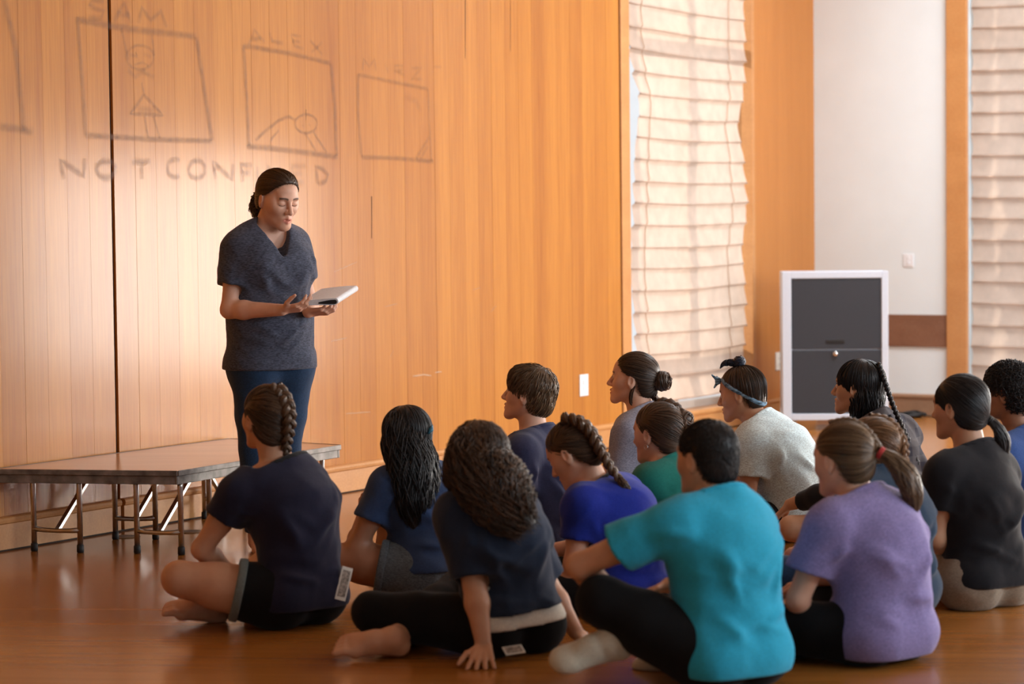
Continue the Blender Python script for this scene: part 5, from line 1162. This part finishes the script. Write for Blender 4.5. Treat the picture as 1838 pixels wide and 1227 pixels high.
# 15 the reader
P.append(dict(label='person standing and reading from a book in heather navy V-neck tee and jeans', s=408, bx=487, yaw=212, hyaw=219, hpitch=-17, hroll=0, lean=.0, seed=25, skin='fair', bw=1.12, bust=1.0, belly=.9, hip=1.0, hh=.0024, hhand=.0028, hscale=1.0, mouth=.0035, browk=.9, eyes=False, face=dict(cheek=1.1, jaw=.98), neck=.052, lb=1.05, ab=1.0,
    px=dict(P=(489, 655), W=(485, 575), N=(481, 414), C=(483, 478), H=(499, 358, -.05), SL=(525, 440, .09), SR=(427, 446, -.09), ER=(411, 556, -.13), QR=(506, 556, -.25), EL=(556, 548, .04), QL=(553, 560, -.13),
            KL=(513, 806, .04), KR=(456, 806, -.05), AL=(508, 958, .05), AR=(462, 962, -.03), TL=(530, 976, -.13), TR=(478, 978, -.22)),
    hand=dict(R=dict(d=(.90, -.25, .12), n=(.1, .3, .9), curl=.6, thumb=.9), L=dict(d=(.92, -.30, .05), n=(-.1, .35, .9), curl=.85, thumb=.9)),
    clothes=[dict(k='shirt', m=CL['heather'], sleeve=.58, hem=.80, e=.016, se=.008, wr=.006, neck='v', h=.0062, vd=.150, folds=.9), dict(k='pants', name='jeans', m=CL['denim'], len=1.95, e=.010, top=.12, h=.0075, straight=.045)],
    hair=dict(mat='brown', flow=('tie', (0, -.10, .0)), th=.012, n=1100, low=-.06, line=[(-.13, -.08), (-.085, -.06), (-.055, -.045), (-.025, -.034), (0, -.026), (.018, -.008), (.032, .026), (.055, .046), (.075, .064), (.092, .078), (.11, .12), (.13, .2)], bulge=[((0, .025, .088), (.052, .050, .038), .02)],
        parts=[dict(k='lock', pts=[(0, -.098, .0), (.0, -.135, -.030), (.0, -.140, -.080), (.0, -.118, -.130)], r=[.015, .034, .038, .020], n=260, wave=.25, freq=2.5, curl=.007, sr=.0016, ends=.3)]), extras=[stud(1)]))
import time as _t
_only = globals().get('ONLY')
for i, sp in enumerate(P):
    if _only is not None and i+1 not in _only: continue
    t0 = _t.time(); sp['report'] = REPORT; person(sp); print('person', i+1, round(_t.time()-t0, 2))

# ---------------------------------------------------------------- the book in the reader's hands, phones in back pockets
def book():
    D0 = F/408
    A, B, E = at(540, 545, D0-.27), at(577, 522, D0-.10), at(604, 543, D0-.27)
    w_ = E-A; e = B-A; n = nrm(np.cross(w_, e)); n = n if n[2] > 0 else -n; W_ = np.linalg.norm(w_); w_ = w_/W_
    r = empty('open_book', tuple(A), 'open paperback with white pages folded back in the reader hands', 'book')
    def loop(th, inset, x0, x1):
        top = [(x0+(x1-x0)*k/8, th+.010*math.sin(k/8*1.6)) for k in range(9)]; bot = [(x0+(x1-x0)*k/8, -th*.4-.004*math.sin(k/8*1.6)) for k in range(9)]
        c = ((x1), (top[-1][1]+bot[-1][1])/2); rr = (top[-1][1]-bot[-1][1])/2
        return top+[(c[0]+rr*.9*math.sin(a), c[1]+rr*math.cos(a)) for a in np.linspace(0, math.pi, 9)[1:-1]]+bot[::-1]
    def ext(poly, k0, k1, name, mat):
        V = [w_*x+n*y+e*k for k in (k0, k1) for x, y in poly]; m = len(poly); MB().add(V, [tuple(range(m)), tuple(range(m, 2*m))]+[(i, (i+1) % m, m+(i+1) % m, m+i) for i in range(m)]).build(name, mat, r)
    pg = plain('book_pages', (.80, .80, .82), .7, noise=.06, nscale=120); inn = plain('book_inside', (.015, .015, .018), .6); cv = plain('book_cover', (.45, .50, .62), .4, noise=.5, nscale=14)
    o = loop(.010, 0, 0, W_*.97); i_ = loop(.0045, 0, W_*.50, W_*.955)
    ext(o, 0, 1, 'pages', pg); ext([(x, y*.95) for x, y in i_], -.012, 1.01, 'fold', inn)
    ext([(0, -.0048), (W_*.95, -.0082), (W_*.95, -.0098), (0, -.0064)], -.01, 1.01, 'cover', cv)
book()
def card(px, py, dep, nx, tilt, hw, hh, lab):
    c = at(px, py, dep); r = empty('pocket_card', tuple(c), lab, 'card'); f = nrm(V3(*nx)); u = nrm(V3(*tilt)); x = nrm(np.cross(u, f)); u = np.cross(f, x)
    Mx = Matrix(((x[0], u[0], f[0], 0), (x[1], u[1], f[1], 0), (x[2], u[2], f[2], 0), (0, 0, 0, 1)))
    MB().box((-hw, -hh, -.0018), (hw, hh, .0018), Mx, bev=.0006).build('board', PH, r); MB().box((-hw*.72, -hh*.8, .0017), (hw*.72, hh*.8, .0024), Mx).build('print', plain('card_print', (.34, .27, .22), .6, noise=.7, nscale=90), r)
card(617, 1047, F/504-.05, (.45, -.88, .1), (.36, 0, 1), .021, .060, 'white card sticking out of the shorts pocket of the back braid person')
card(922, 1166, F/542-.17, (.1, -.45, .9), (-.9, -.3, -.12), .022, .034, 'white card in the back pocket of the curly haired person')
